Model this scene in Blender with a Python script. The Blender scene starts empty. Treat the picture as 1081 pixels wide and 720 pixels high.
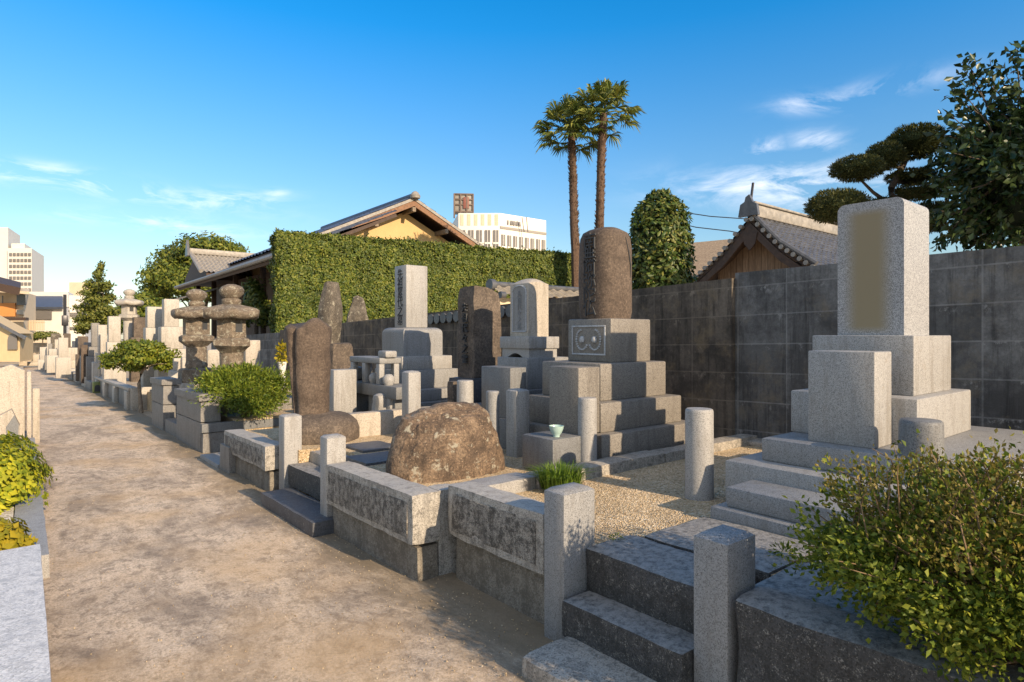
import bpy, bmesh, math, random
import numpy as np
from mathutils import Vector, Matrix, noise

scene = bpy.context.scene
COL = scene.collection
R = math.radians
S = 0.022                    # the lane falls away by this much per metre
EYE = 1.4
TH = math.atan(515/640)      # the lens looks this far to the right of the lane's direction
FW = (math.sin(TH), math.cos(TH)); RT = (math.cos(TH), -math.sin(TH))

def gz(y): return -S*y
def W(px, py, w):
    """world point at depth w (metres) seen at photo pixel px, py"""
    u = (px-540.5)/640; v = (354-py)/640
    return Vector((w*(FW[0]+RT[0]*u), w*(FW[1]+RT[1]*u), EYE+w*v))
def G(px, py, h=0.0):
    """world point h above the sloping ground seen at photo pixel px, py"""
    u = (px-540.5)/640; v = (354-py)/640
    d = (FW[0]+RT[0]*u, FW[1]+RT[1]*u, v)
    t = (h-EYE)/(d[2]+S*d[1])
    return Vector((t*d[0], t*d[1], EYE+t*d[2]))

# ------------------------------------------------------------------ materials
def new_mat(name):
    m = bpy.data.materials.new(name); m.use_nodes = True
    nt = m.node_tree; nt.nodes.clear()
    out = nt.nodes.new('ShaderNodeOutputMaterial')
    b = nt.nodes.new('ShaderNodeBsdfPrincipled')
    nt.links.new(b.outputs[0], out.inputs['Surface'])
    return m, nt, b, out

class N:
    """tiny node-graph helper"""
    def __init__(s, nt):
        s.nt = nt
        tc = nt.nodes.new('ShaderNodeTexCoord')
        oi = nt.nodes.new('ShaderNodeObjectInfo')
        ad = nt.nodes.new('ShaderNodeVectorMath'); ad.operation = 'ADD'
        sc = nt.nodes.new('ShaderNodeVectorMath'); sc.operation = 'SCALE'
        cx = nt.nodes.new('ShaderNodeCombineXYZ')
        for i in range(3): nt.links.new(oi.outputs['Random'], cx.inputs[i])
        nt.links.new(cx.outputs[0], sc.inputs[0]); sc.inputs['Scale'].default_value = 37.0
        nt.links.new(tc.outputs['Object'], ad.inputs[0]); nt.links.new(sc.outputs[0], ad.inputs[1])
        s.v = ad.outputs[0]; s.raw = tc.outputs['Object']; s.rand = oi.outputs['Random']
    def map(s, scale=(1,1,1), loc=(0,0,0), rot=(0,0,0), v=None):
        m = s.nt.nodes.new('ShaderNodeMapping')
        m.inputs['Scale'].default_value = scale; m.inputs['Location'].default_value = loc; m.inputs['Rotation'].default_value = rot
        s.nt.links.new(v or s.v, m.inputs['Vector']); return m.outputs[0]
    def noise(s, scale, detail=3, rough=.55, v=None, dist=0):
        n = s.nt.nodes.new('ShaderNodeTexNoise')
        n.inputs['Scale'].default_value = scale; n.inputs['Detail'].default_value = detail
        n.inputs['Roughness'].default_value = rough; n.inputs['Distortion'].default_value = dist
        s.nt.links.new(v or s.v, n.inputs['Vector']); return n.outputs['Fac']
    def voro(s, scale, feature='F1', v=None, out='Color'):
        n = s.nt.nodes.new('ShaderNodeTexVoronoi'); n.feature = feature
        n.inputs['Scale'].default_value = scale
        s.nt.links.new(v or s.v, n.inputs['Vector']); return n.outputs[out]
    def ramp(s, f, stops, interp='LINEAR'):
        r = s.nt.nodes.new('ShaderNodeValToRGB'); r.color_ramp.interpolation = interp
        e = r.color_ramp.elements
        while len(e) < len(stops): e.new(0.5)
        for el, (p, c) in zip(e, stops):
            el.position = p; el.color = (c, c, c, 1) if isinstance(c, (int, float)) else (*c, 1)
        s.nt.links.new(f, r.inputs[0]); return r.outputs[0]
    def mix(s, f, a, b, mode='MIX'):
        m = s.nt.nodes.new('ShaderNodeMix'); m.data_type = 'RGBA'; m.blend_type = mode
        for i, val in ((0, f), (6, a), (7, b)):
            sock = m.inputs[i]
            if hasattr(val, 'links'): s.nt.links.new(val, sock)
            elif isinstance(val, (int, float)): sock.default_value = val if i == 0 else (val, val, val, 1)
            else: sock.default_value = (*val, 1)
        return m.outputs[2]
    def math(s, op, a, b=0.0):
        m = s.nt.nodes.new('ShaderNodeMath'); m.operation = op
        for sock, val in ((m.inputs[0], a), (m.inputs[1], b)):
            if hasattr(val, 'links'): s.nt.links.new(val, sock)
            else: sock.default_value = val
        return m.outputs[0]
    def sep(s, v=None):
        n = s.nt.nodes.new('ShaderNodeSeparateXYZ'); s.nt.links.new(v or s.raw, n.inputs[0]); return n.outputs
    def comb(s, x, y, z=0.0):
        n = s.nt.nodes.new('ShaderNodeCombineXYZ')
        for sock, val in zip(n.inputs, (x, y, z)):
            if hasattr(val, 'links'): s.nt.links.new(val, sock)
            else: sock.default_value = val
        return n.outputs[0]
    def normal_up(s):
        g = s.nt.nodes.new('ShaderNodeNewGeometry'); return s.sep(g.outputs['Normal'])[2]
    def bump(s, h, strength=.3, dist=.01, nrm=None):
        b = s.nt.nodes.new('ShaderNodeBump'); b.inputs['Strength'].default_value = strength; b.inputs['Distance'].default_value = dist
        s.nt.links.new(h, b.inputs['Height'])
        if nrm: s.nt.links.new(nrm, b.inputs['Normal'])
        return b.outputs[0]

def granite(name, base, speck=.35, scale=170, stain=.25, dirt=(.10,.09,.075), crust=0.0, rough=.62, bump=.25, stain_scale=4.0, tread=0.0):
    """salt-and-pepper granite; stain = share of dirty patches, crust = pale lichen"""
    m, nt, b, out = new_mat(name); n = N(nt)
    cells = n.voro(scale)                                   # random grey per crystal
    g = n.sep(cells)[0]
    dark = tuple(c*(1-speck*1.5) if speck < .6 else c*.15 for c in base); lite = tuple(min(.9, c*(1+speck*.55)) for c in base)
    col = n.ramp(g, [(0, dark), (.22, tuple(c*(1-speck*.5) for c in base)), (.5, base), (1, lite)])
    big = n.noise(2.2, 3, .6)
    col = n.mix(n.ramp(big, [(.3, 0), (.75, .30)]), col, tuple(c*.80 for c in base))
    st = n.math('ADD', n.math('MULTIPLY', n.noise(stain_scale, 6, .72), .62), n.math('MULTIPLY', n.noise(stain_scale*7, 4, .7, v=n.map(loc=(1,4,6))), .38))
    lo = .62 - stain*.30
    col = n.mix(n.ramp(st, [(lo, 0), (lo+.11, min(.92, .35+stain))]), col, dirt)
    rs = n.noise(5.5, 6, .72, v=n.map((2.6,2.6,.32), (3,6,1)))      # rain streaks
    col = n.mix(n.ramp(rs, [(.50, 0), (.64, .42+.40*stain)]), col, tuple(.5*a_+.22*b_ for a_, b_ in zip(dirt, base)))
    gr = n.noise(scale*1.3, 2, .8, v=n.map(loc=(9,4,2)))
    col = n.mix(n.ramp(gr, [(.64, 0), (.72, .42)]), col, tuple(c*.30 for c in base))
    if crust:
        cr = n.math('ADD', n.math('MULTIPLY', n.noise(stain_scale*2.3, 6, .75, v=n.map(loc=(5,9,2))), .5), n.math('MULTIPLY', n.noise(stain_scale*12, 3, .7, v=n.map(loc=(2,2,9))), .5))
        col = n.mix(n.ramp(cr, [(.60-crust*.3, 0), (.72-crust*.3, .7)]), col, (.42,.40,.355))
    b.inputs['Roughness'].default_value = rough
    if tread:     # pale worn, lichen-dusted treads
        tn = n.noise(28, 5, .8, v=n.map(loc=(8,2,5)))
        up = n.ramp(n.normal_up(), [(.55, 0), (.9, 1)])
        col = n.mix(n.math('MULTIPLY', up, n.ramp(tn, [(.36, .10), (.56, tread)])), col, (.42,.405,.375))
    hgt = n.mix(.5, n.noise(scale*.55, 3, .6), st)
    nt.links.new(col, b.inputs['Base Color'])
    nt.links.new(n.bump(hgt, bump, .012), b.inputs['Normal'])
    return m

def rock(name, c1, c2, c3, scale=5, bump=.7, lichen=0):
    m, nt, b, out = new_mat(name); n = N(nt)
    a = n.noise(scale, 8, .68, dist=.4); f = n.noise(scale*9, 5, .7)
    col = n.ramp(a, [(.30, c1), (.50, c2), (.70, c3)])
    col = n.mix(n.ramp(f, [(.35, .75), (.62, 0)]), col, tuple(c*.45 for c in c1))
    col = n.mix(n.ramp(n.noise(scale*14, 3, .6, v=n.map(loc=(3,1,8))), [(.60, 0), (.70, .5)]), col, tuple(min(.7, c*1.7) for c in c3))
    if lichen:
        l = n.noise(scale*2.2, 6, .7, v=n.map(loc=(7,3,1)))
        col = n.mix(n.ramp(l, [(.60-.1*lichen, 0), (.66-.1*lichen, .8)]), col, (.34,.32,.25))
    nt.links.new(col, b.inputs['Base Color']); b.inputs['Roughness'].default_value = .85
    h = n.mix(.55, f, a)
    nt.links.new(n.bump(h, bump, .02), b.inputs['Normal'])
    return m

def plain(name, col, rough=.6, var=.15, scale=6, bump=0, metal=0):
    m, nt, b, out = new_mat(name); n = N(nt)
    a = n.noise(scale, 5, .6)
    c = n.mix(n.ramp(a, [(.3, 0), (.7, 1)]), tuple(x*(1-var) for x in col), tuple(min(1, x*(1+var)) for x in col))
    nt.links.new(c, b.inputs['Base Color']); b.inputs['Roughness'].default_value = rough; b.inputs['Metallic'].default_value = metal
    if bump: nt.links.new(n.bump(n.noise(scale*8, 4), bump, .01), b.inputs['Normal'])
    return m

def leaf(name, cols, transl=.3, rough=.55):
    m, nt, b, out = new_mat(name); n = N(nt)
    g = nt.nodes.new('ShaderNodeNewGeometry')
    k = len(cols)
    col = n.ramp(g.outputs['Random Per Island'], [(i/(k-1), c) for i, c in enumerate(cols)])
    cl = n.noise(2.5, 2)
    col = n.mix(n.ramp(cl, [(.35, 0), (.7, .55)]), col, tuple(x*.75 for x in cols[0]))
    nt.links.new(col, b.inputs['Base Color']); b.inputs['Roughness'].default_value = rough
    b.inputs['Specular IOR Level'].default_value = .35
    if transl:
        t = nt.nodes.new('ShaderNodeBsdfTranslucent'); ms = nt.nodes.new('ShaderNodeMixShader')
        nt.links.new(col, t.inputs[0]); ms.inputs[0].default_value = transl
        nt.links.new(b.outputs[0], ms.inputs[1]); nt.links.new(t.outputs[0], ms.inputs[2]); nt.links.new(ms.outputs[0], out.inputs['Surface'])
    return m

M = {}
M['granite_light']  = granite('light granite', (.325,.32,.308), .42, 290, .20, (.22,.19,.15))
M['granite_fine']   = granite('fine grey granite', (.25,.252,.25), .44, 280, .12, (.18,.16,.13))
M['granite_brown']  = granite('tan grey granite', (.205,.188,.163), .5, 210, .16, (.12,.10,.08))
M['granite_blue']   = granite('blue grey granite', (.165,.17,.172), .45, 230, .15, (.12,.11,.10))
M['granite_dirty']  = granite('stained granite', (.36,.33,.28), .45, 170, .42, (.085,.08,.07), .25, .8, .5, 5)
M['granite_black']  = granite('dark weathered step granite', (.055,.054,.053), .55, 170, .47, (.020,.020,.019), .20, .7, .55, 14, .60)
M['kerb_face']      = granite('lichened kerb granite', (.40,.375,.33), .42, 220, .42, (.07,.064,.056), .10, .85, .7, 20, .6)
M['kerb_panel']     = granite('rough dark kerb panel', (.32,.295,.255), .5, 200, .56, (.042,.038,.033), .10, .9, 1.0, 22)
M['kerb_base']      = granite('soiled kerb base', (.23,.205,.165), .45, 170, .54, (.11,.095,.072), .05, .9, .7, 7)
M['granite_warm']   = granite('warm pale granite', (.42,.375,.31), .3, 140, .18, (.26,.22,.16))
M['granite_far']    = granite('pale far granite', (.40,.37,.32), .2, 60, .2, (.30,.26,.2))
M['granite_grey2']  = granite('planter granite', (.20,.192,.178), .4, 170, .34, (.12,.105,.09), .05)
M['granite_dark']   = granite('dark paver', (.085,.09,.10), .35, 120, .3, (.04,.04,.045), .12, .5)
M['white_slab']     = granite('white terrazzo slab', (.66,.65,.63), .3, 150, .36, (.33,.34,.36), 0, .6, .6, 13)
M['brown_stone']    = rock('brown weathered stone', (.07,.055,.043), (.125,.098,.075), (.21,.165,.125), 4, .5)
M['boulder']        = rock('brown boulder stone', (.05,.036,.026), (.15,.102,.066), (.34,.245,.16), 6, 1.0, .25)
M['stele_brown']    = rock('smooth brown stele', (.068,.049,.036), (.112,.082,.060), (.165,.124,.092), 5, .5, .0)
M['stele_grey']     = rock('grey natural stone', (.065,.055,.042), (.135,.115,.088), (.24,.205,.16), 6, .7, .25)
M['lantern_stone']  = rock('ochre lantern stone', (.085,.068,.05), (.20,.158,.115), (.33,.265,.19), 8, .9, .5)
M['ink']            = plain('carved shadow stone', (.045,.047,.05), .8)
M['ink_soft']       = plain('weathered carving', (.20,.215,.23), .8)
M['pale_line']      = granite('honed frame granite', (.42,.44,.46), .3, 150, .1)
M['celadon']        = plain('celadon glaze', (.36,.50,.46), .15, .06)
M['timber']         = plain('dark timber', (.06,.036,.024), .7, .3, 9, .3)
M['timber_lit']     = plain('sunlit timber', (.20,.105,.055), .7, .3, 9, .3)  # lighter copy of the dark timber, sunlight put into its colour
M['bark']           = rock('tree bark', (.06,.045,.032), (.115,.085,.06), (.19,.145,.10), 14, .9)
M['bark_pale']      = rock('pale bark', (.16,.12,.08), (.28,.215,.15), (.40,.33,.24), 14, .6)
M['palm_bark']      = rock('fibrous palm bark', (.055,.032,.020), (.115,.068,.042), (.20,.13,.08), 16, .9)
M['plaster_yellow'] = plain('ochre plaster', (.52,.36,.165), .85, .06, 2)
M['plaster_white']  = plain('white render', (.66,.64,.60), .8, .05, 1.2)
M['plaster_cream']  = plain('cream render', (.58,.48,.34), .8, .06, 1.2)
M['hotel_white']    = plain('white tile cladding', (.66,.63,.57), .6, .03, .4)
M['orange_wall']    = plain('orange cladding', (.60,.25,.07), .7, .08, 1)
M['window_glass']   = plain('window glass', (.10,.11,.12), .15, .2, 3)
M['plaster_straw']  = plain('straw coloured render', (.56,.43,.25), .85, .06, 2)
M['window_far']     = plain('far window bands', (.17,.16,.15), .3, .15, .3)
M['blue_roof']      = plain('slate blue roof', (.075,.09,.125), .5, .12, 3)
M['tile_grey']      = plain('smoked roof tile', (.085,.088,.095), .38, .35, 7, .2)
M['tile_lit']       = plain('sunlit ridge tile', (.26,.24,.21), .5, .3, 8, .2)  # paler copy of the roof tile with the sunlit look in its colour
M['metal_dark']     = plain('dark metal', (.05,.05,.055), .4, .1, 5, 0, .6)
M['rubble']         = plain('beige bank', (.42,.34,.24), .9, .3, 3, .4)
M['white_pot']      = plain('white vase', (.72,.71,.68), .4, .05)
M['green_bin']      = plain('mossy green plastic', (.16,.19,.06), .6, .25, 8)
M['mortar']         = plain('grey wall cap', (.17,.165,.15), .9, .3, 6, .4)
M['brownrust']      = plain('rusted sign frame', (.12,.085,.065), .6, .2, 1)
M['red_paint']      = plain('dull red panel', (.20,.07,.05), .6, .1, 1)

M['leaf_hedge']  = leaf('hedge leaves', [(.040,.068,.012),(.086,.128,.018),(.145,.178,.025),(.24,.245,.04)], .2)
M['leaf_bush']   = leaf('boxwood leaves', [(.055,.095,.011),(.14,.195,.018),(.27,.32,.034),(.42,.42,.05)], .38)
M['leaf_bush_top'] = leaf('yellowing twig leaves', [(.13,.12,.018),(.25,.20,.035),(.33,.25,.06),(.19,.20,.025)], .3)
M['leaf_yellow'] = leaf('golden euonymus leaves', [(.13,.18,.014),(.32,.36,.022),(.52,.50,.03),(.62,.56,.035)], .3)
M['leaf_gold']   = leaf('amber euonymus leaves', [(.20,.20,.015),(.42,.34,.02),(.52,.38,.025)], .3)
M['leaf_shrub']  = leaf('juniper tufts', [(.055,.10,.012),(.12,.18,.016),(.20,.25,.022),(.26,.28,.03)], .25)
M['leaf_dark']   = leaf('dark camellia leaves', [(.015,.032,.010),(.030,.058,.017),(.048,.082,.024),(.07,.10,.028)], .12, .32)
M['leaf_conifer']= leaf('cone tree leaves', [(.030,.058,.010),(.065,.11,.016),(.125,.155,.024),(.23,.22,.05)], .2, .45)
M['leaf_pine']   = leaf('pine needles', [(.034,.045,.012),(.075,.085,.02),(.14,.135,.032)], .1)
M['leaf_mid']    = leaf('broad tree leaves', [(.05,.085,.012),(.11,.15,.018),(.19,.21,.025),(.25,.25,.035)], .25)
M['leaf_far']    = leaf('far pine leaves', [(.06,.085,.016),(.14,.16,.025),(.25,.24,.045)], .2)
M['leaf_palm']   = leaf('palm fronds', [(.055,.09,.018),(.12,.16,.026),(.23,.25,.045),(.32,.31,.07)], .25)
M['leaf_tree']   = leaf('small tree leaves', [(.055,.095,.012),(.13,.175,.016),(.22,.25,.024),(.28,.27,.03)], .3)
M['grass_blade'] = leaf('grass blades', [(.06,.12,.012),(.13,.22,.02),(.20,.28,.03)], .3)
M['twig']        = plain('twigs', (.17,.11,.055), .8, .3, 20)
M['core_dark']   = plain('shaded crown core', (.012,.020,.008), .95, .3, 12)  # solid crown filler, the shade inside put into its colour
M['core_green']  = plain('shaded green core', (.028,.042,.010), .95, .3, 12)  # filler darker than the leaves, inner shade painted in

# --- lane: compacted sandy earth with dark patches
def lane_mat():
    m, nt, b, out = new_mat('sandy lane'); n = N(nt)
    v = n.map((.9,.34,1), v=n.raw)
    a = n.noise(2.4, 10, .76, v=v, dist=.5); f = n.noise(75, 6, .82, v=n.map((1,.7,1), v=n.raw)); c = n.noise(14, 8, .80, v=n.map((1,.7,1), v=n.raw), dist=.3)
    col = n.ramp(f, [(.32, (.31,.235,.155)), (.5, (.70,.55,.395)), (.66, (.84,.71,.55))])
    col = n.mix(n.ramp(a, [(.44, 0), (.60, .72)]), col, (.24,.185,.135))
    col = n.mix(n.ramp(c, [(.49, 0), (.60, .62)]), col, (.17,.13,.095))
    col = n.mix(n.ramp(n.noise(1.1, 3, v=n.map(loc=(4,2,0), v=n.raw)), [(.48, 0), (.68, .55)]), col, (.60,.40,.20))
    x = n.sep(n.raw)[0]
    edge = n.ramp(n.math('ADD', x, n.math('MULTIPLY', a, .5)), [(0, 0), (1, 1)])
    ed = n.ramp(n.math('MULTIPLY', n.math('ADD', x, n.math('MULTIPLY', a, .7)), .4), [(.74, 0), (.86, .85)])
    col = n.mix(ed, col, (.20,.155,.095))
    nt.links.new(col, b.inputs['Base Color']); b.inputs['Roughness'].default_value = .95
    h = n.mix(.4, f, c)
    nt.links.new(n.bump(h, .75, .02), b.inputs['Normal'])
    return m
M['lane'] = lane_mat()

def gravel_mat():
    m, nt, b, out = new_mat('sandy gravel'); n = N(nt)
    cells = n.sep(n.voro(95, v=n.raw))[0]
    col = n.ramp(cells, [(0, (.34,.23,.12)), (.4, (.66,.49,.28)), (.8, (.80,.62,.39)), (1, (.86,.75,.55))])
    col = n.mix(n.ramp(n.noise(3, 4, v=n.raw), [(.45, 0), (.7, .5)]), col, (.30,.22,.12))
    nt.links.new(col, b.inputs['Base Color']); b.inputs['Roughness'].default_value = .95
    nt.links.new(n.bump(n.voro(95, v=n.raw, out='Distance'), .9, .02), b.inputs['Normal'])
    return m
M['gravel'] = gravel_mat()

def pebble_concrete():
    m, nt, b, out = new_mat('exposed pebble concrete'); n = N(nt)
    cells = n.sep(n.voro(48, v=n.raw))[0]
    col = n.ramp(cells, [(0, (.30,.25,.18)), (.5, (.52,.46,.36)), (1, (.70,.66,.58))])
    nt.links.new(col, b.inputs['Base Color']); b.inputs['Roughness'].default_value = .9
    nt.links.new(n.bump(n.voro(48, v=n.raw, out='Distance'), .8, .02), b.inputs['Normal'])
    return m
M['pebble'] = pebble_concrete()

def block_wall(name, base, dark, warm):
    m, nt, b, out = new_mat(name); n = N(nt)
    s = n.sep(n.raw)
    row = n.math('SUBTRACT', n.math('ADD', s[2], n.math('MULTIPLY', s[1], S)), .109); colm = n.math('SUBTRACT', s[1], .33)
    v = n.comb(n.math('ADD', colm, 50.0), n.math('ADD', row, 28.6))
    br = nt.nodes.new('ShaderNodeTexBrick'); br.offset = 0.0; br.squash = 1.0
    br.inputs['Scale'].default_value = 1; br.inputs['Mortar Size'].default_value = .008; br.inputs['Mortar Smooth'].default_value = .5
    br.inputs['Brick Width'].default_value = .50; br.inputs['Row Height'].default_value = .286; br.inputs['Bias'].default_value = -.1
    br.inputs['Color1'].default_value = (*[c*1.3 for c in base], 1); br.inputs['Color2'].default_value = (*[c*.55 for c in base], 1)
    br.inputs['Mortar'].default_value = (*[c*1.05 for c in base], 1)
    nt.links.new(v, br.inputs['Vector'])
    col = br.outputs['Color']
    grain = n.noise(45, 6, .8, v=n.raw); big = n.noise(2.6, 7, .72, v=n.raw)
    col = n.mix(n.ramp(grain, [(.35, .55), (.62, 0)]), col, tuple(c*.45 for c in base))
    col = n.mix(n.ramp(big, [(.40, .80), (.60, 0)]), col, dark)
    drip = n.noise(4.5, 7, .75, v=n.map((1,3.2,.22), v=n.raw))        # rain streaks running down from the coping
    col = n.mix(n.ramp(drip, [(.50, 0), (.64, .72)]), col, tuple(c*.6 for c in dark))
    col = n.mix(n.ramp(n.noise(3.1, 6, .7, v=n.map(loc=(2,8,4), v=n.raw)), [(.53, 0), (.68, .60)]), col, warm)
    under = n.ramp(n.math('FRACT', n.math('DIVIDE', n.math('ADD', row, 28.6), .286)), [(.62, 0), (.97, 1)])   # lime bloom hanging below the bed joints
    ef = n.noise(7, 6, .75, v=n.map((1,1.5,1.2), (1,3,7), v=n.raw))
    col = n.mix(n.math('MULTIPLY', under, n.ramp(ef, [(.56, 0), (.66, .85)])), col, tuple(min(.6, c*1.9) for c in base))
    col = n.mix(n.math('MULTIPLY', br.outputs['Fac'], n.ramp(big, [(.38, .25), (.62, .9)])), col, tuple(min(.5, c*1.3) for c in base))
    nt.links.new(col, b.inputs['Base Color']); b.inputs['Roughness'].default_value = .9
    h1 = n.bump(br.outputs['Fac'], -.8, .012)
    nt.links.new(n.bump(grain, .55, .008, h1), b.inputs['Normal'])
    return m
M['block_grey'] = block_wall('grey block wall', (.19,.19,.185), (.048,.047,.046), (.20,.17,.125))
M['block_brown'] = block_wall('sooty brown block wall', (.155,.128,.098), (.032,.027,.022), (.22,.165,.095))

def board_mat():
    m, nt, b, out = new_mat('weathered board wall'); n = N(nt)
    s = n.sep(n.raw)
    f = n.math('FRACT', n.math('MULTIPLY', s[1], 5.5)); k = n.math('FLOOR', n.math('MULTIPLY', s[1], 5.5))
    rnd = n.noise(3.3, 1, v=n.comb(k, 0.0, 0.0)); g = n.noise(10, 5, v=n.map((1,6,.5), v=n.raw))
    col = n.ramp(g, [(.3, (.17,.11,.07)), (.7, (.40,.275,.175))])
    col = n.mix(n.ramp(rnd, [(.3, 0), (.7, .7)]), col, (.11,.062,.034))
    col = n.mix(n.ramp(f, [(0, 1), (.06, 0), (.94, 0), (1, 1)]), col, (.02,.013,.01))
    nt.links.new(col, b.inputs['Base Color']); b.inputs['Roughness'].default_value = .8
    return m
M['boards'] = board_mat()

def panel_mat():
    """granite whose middle carries a soft-edged ochre panel (local x across, z up)"""
    m, nt, b, out = new_mat('granite face with ochre panel'); n = N(nt)
    cells = n.sep(n.voro(260))[0]
    base = (.30,.305,.31)
    col = n.ramp(cells, [(0, (.11,.112,.115)), (.3, (.235,.24,.245)), (.5, base), (1, (.44,.445,.45))])
    s = n.sep(n.raw)
    fy = n.ramp(n.math('ABSOLUTE', s[1]), [(.05, 1), (.16, 0)], 'EASE')
    fz = n.ramp(n.math('ABSOLUTE', s[2]), [(.34, 1), (.405, 0)], 'EASE')
    col = n.mix(n.math('MULTIPLY', fy, fz), col, (.24,.198,.118))
    nt.links.new(col, b.inputs['Base Color']); b.inputs['Roughness'].default_value = .6
    return m
M['panel'] = panel_mat()

# ------------------------------------------------------------------ mesh builder
class MB:
    def __init__(s): s.v = []; s.f = []
    def add(s, verts, faces):
        o = len(s.v); s.v += [tuple(v) for v in verts]; s.f += [tuple(i+o for i in f) for f in faces]; return s
    def bm(s, b):
        b.verts.index_update(); b.verts.ensure_lookup_table()
        s.add([v.co.copy() for v in b.verts], [[v.index for v in f.verts] for f in b.faces]); b.free(); return s
    def box(s, x0, x1, y0, y1, z0, z1, r=.006, rot=0, shear=False, taper=0, seg=2):
        b = bmesh.new(); bmesh.ops.create_cube(b, size=1)
        c = Vector(((x0+x1)/2, (y0+y1)/2, (z0+z1)/2)); d = Vector((x1-x0, y1-y0, z1-z0))
        for v in b.verts:
            k = 1-taper if v.co.z > 0 else 1
            v.co = Vector((v.co.x*d.x*k, v.co.y*d.y*k, v.co.z*d.z))
        if r: bmesh.ops.bevel(b, geom=b.edges[:], offset=min(r, min(abs(t) for t in d)*.3), segments=seg, affect='EDGES', profile=.5)
        rm = Matrix.Rotation(rot, 3, 'Z')
        for v in b.verts:
            v.co = rm @ v.co + c
            if shear: v.co.z -= S*v.co.y
        return s.bm(b)
    def rbox(s, x0, x1, y0, y1, z0, z1, r=.012, cell=.06, amp=.005, freq=6, shear=False, rot=0, seed=0):
        """stone block with worn edges and an uneven surface"""
        c = Vector(((x0+x1)/2, (y0+y1)/2, (z0+z1)/2)); hd = Vector(((x1-x0)/2, (y1-y0)/2, (z1-z0)/2))
        n = [max(2, min(26, int(round(2*h/cell)))) for h in hd]
        idx = {}; V = []; F = []
        def vid(i, j, k):
            if (i, j, k) not in idx:
                idx[(i, j, k)] = len(V)
                V.append(Vector((-hd.x+2*hd.x*i/n[0], -hd.y+2*hd.y*j/n[1], -hd.z+2*hd.z*k/n[2])))
            return idx[(i, j, k)]
        for i in range(n[0]):
            for j in range(n[1]):
                F.append((vid(i,j,0), vid(i,j+1,0), vid(i+1,j+1,0), vid(i+1,j,0)))
                F.append((vid(i,j,n[2]), vid(i+1,j,n[2]), vid(i+1,j+1,n[2]), vid(i,j+1,n[2])))
        for i in range(n[0]):
            for k in range(n[2]):
                F.append((vid(i,0,k), vid(i+1,0,k), vid(i+1,0,k+1), vid(i,0,k+1)))
                F.append((vid(i,n[1],k), vid(i,n[1],k+1), vid(i+1,n[1],k+1), vid(i+1,n[1],k)))
        for j in range(n[1]):
            for k in range(n[2]):
                F.append((vid(0,j,k), vid(0,j,k+1), vid(0,j+1,k+1), vid(0,j+1,k)))
                F.append((vid(n[0],j,k), vid(n[0],j+1,k), vid(n[0],j+1,k+1), vid(n[0],j,k+1)))
        rm = Matrix.Rotation(rot, 3, 'Z'); out = []
        for p in V:
            rr = r*(0.6+.9*(noise.noise((p+c)*5+Vector((seed,0,0)))+.5)); rr = max(.002, rr)
            q = Vector([max(-h+rr, min(h-rr, a)) for a, h in zip(p, hd)])
            d = p-q
            if d.length > 1e-6: p = q + d.normalized()*rr
            p = p + noise.noise_vector((p+c)*freq+Vector((seed,seed,0)))*amp + noise.noise_vector((p+c)*freq*4)*amp*.35
            p = rm @ p + c
            if shear: p.z -= S*p.y
            out.append(p)
        return s.add(out, F)
    def cyl(s, c, r, z0, z1, n=28, r2=None, bev=.01):
        r2 = r if r2 is None else r2
        return s.lathe(c, [(r*.0, z0), (r, z0), (r2, z1-bev), (r2-bev*.35, z1-bev*.3), (r2-bev, z1), (0, z1)], n)
    def lathe(s, c, prof, n=28, wob=0, seed=0, sq=0, rot=0):
        """revolve (radius, z) round a vertical axis; sq squares the section; wob makes it uneven"""
        V = []; F = []
        for (r, z) in prof:
            for i in range(n):
                a = 2*math.pi*i/n + rot
                k = 1.0
                if sq: k = (abs(math.cos(a-rot))**sq+abs(math.sin(a-rot))**sq)**(-1/sq)
                p = Vector((c[0]+r*k*math.cos(a), c[1]+r*k*math.sin(a), z))
                if wob: p += noise.noise_vector(p*7+Vector((seed,0,0)))*wob*min(1, r*8)
                V.append(p)
        for j in range(len(prof)-1):
            for i in range(n):
                F.append((j*n+i, j*n+(i+1) % n, (j+1)*n+(i+1) % n, (j+1)*n+i))
        if prof[0][0] > 1e-6: F.append(tuple(range(n))[::-1])
        if prof[-1][0] > 1e-6: F.append(tuple((len(prof)-1)*n+i for i in range(n)))
        return s.add(V, F)
    def tube(s, pts, rad, n=8, wob=0):
        V = []; F = []; pts = [Vector(p) for p in pts]
        if not hasattr(rad, '__len__'): rad = [rad]*len(pts)
        for k, p in enumerate(pts):
            t = (pts[min(k+1, len(pts)-1)]-pts[max(k-1, 0)]).normalized()
            a = t.orthogonal().normalized() if abs(t.z) > .98 else t.cross(Vector((0,0,1))).normalized()
            b = t.cross(a)
            for i in range(n):
                q = p+(a*math.cos(2*math.pi*i/n)+b*math.sin(2*math.pi*i/n))*rad[k]
                if wob: q += noise.noise_vector(q*9)*wob
                V.append(q)
        for k in range(len(pts)-1):
            for i in range(n): F.append((k*n+i, k*n+(i+1) % n, (k+1)*n+(i+1) % n, (k+1)*n+i))
        F.append(tuple(range(n))[::-1]); F.append(tuple((len(pts)-1)*n+i for i in range(n)))
        return s.add(V, F)
    def prism(s, poly, axis, a0, a1):
        """extrude a 2-D outline; axis 'x': poly=(y,z); 'y': poly=(x,z); 'z': poly=(x,y)"""
        n = len(poly)
        def P(p, a): return (a, p[0], p[1]) if axis == 'x' else (p[0], a, p[1]) if axis == 'y' else (p[0], p[1], a)
        V = [P(p, a0) for p in poly]+[P(p, a1) for p in poly]
        F = [tuple(range(n)), tuple(range(n, 2*n))[::-1]]+[(i, n+i, n+(i+1) % n, (i+1) % n) for i in range(n)]
        return s.add(V, F)
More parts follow.
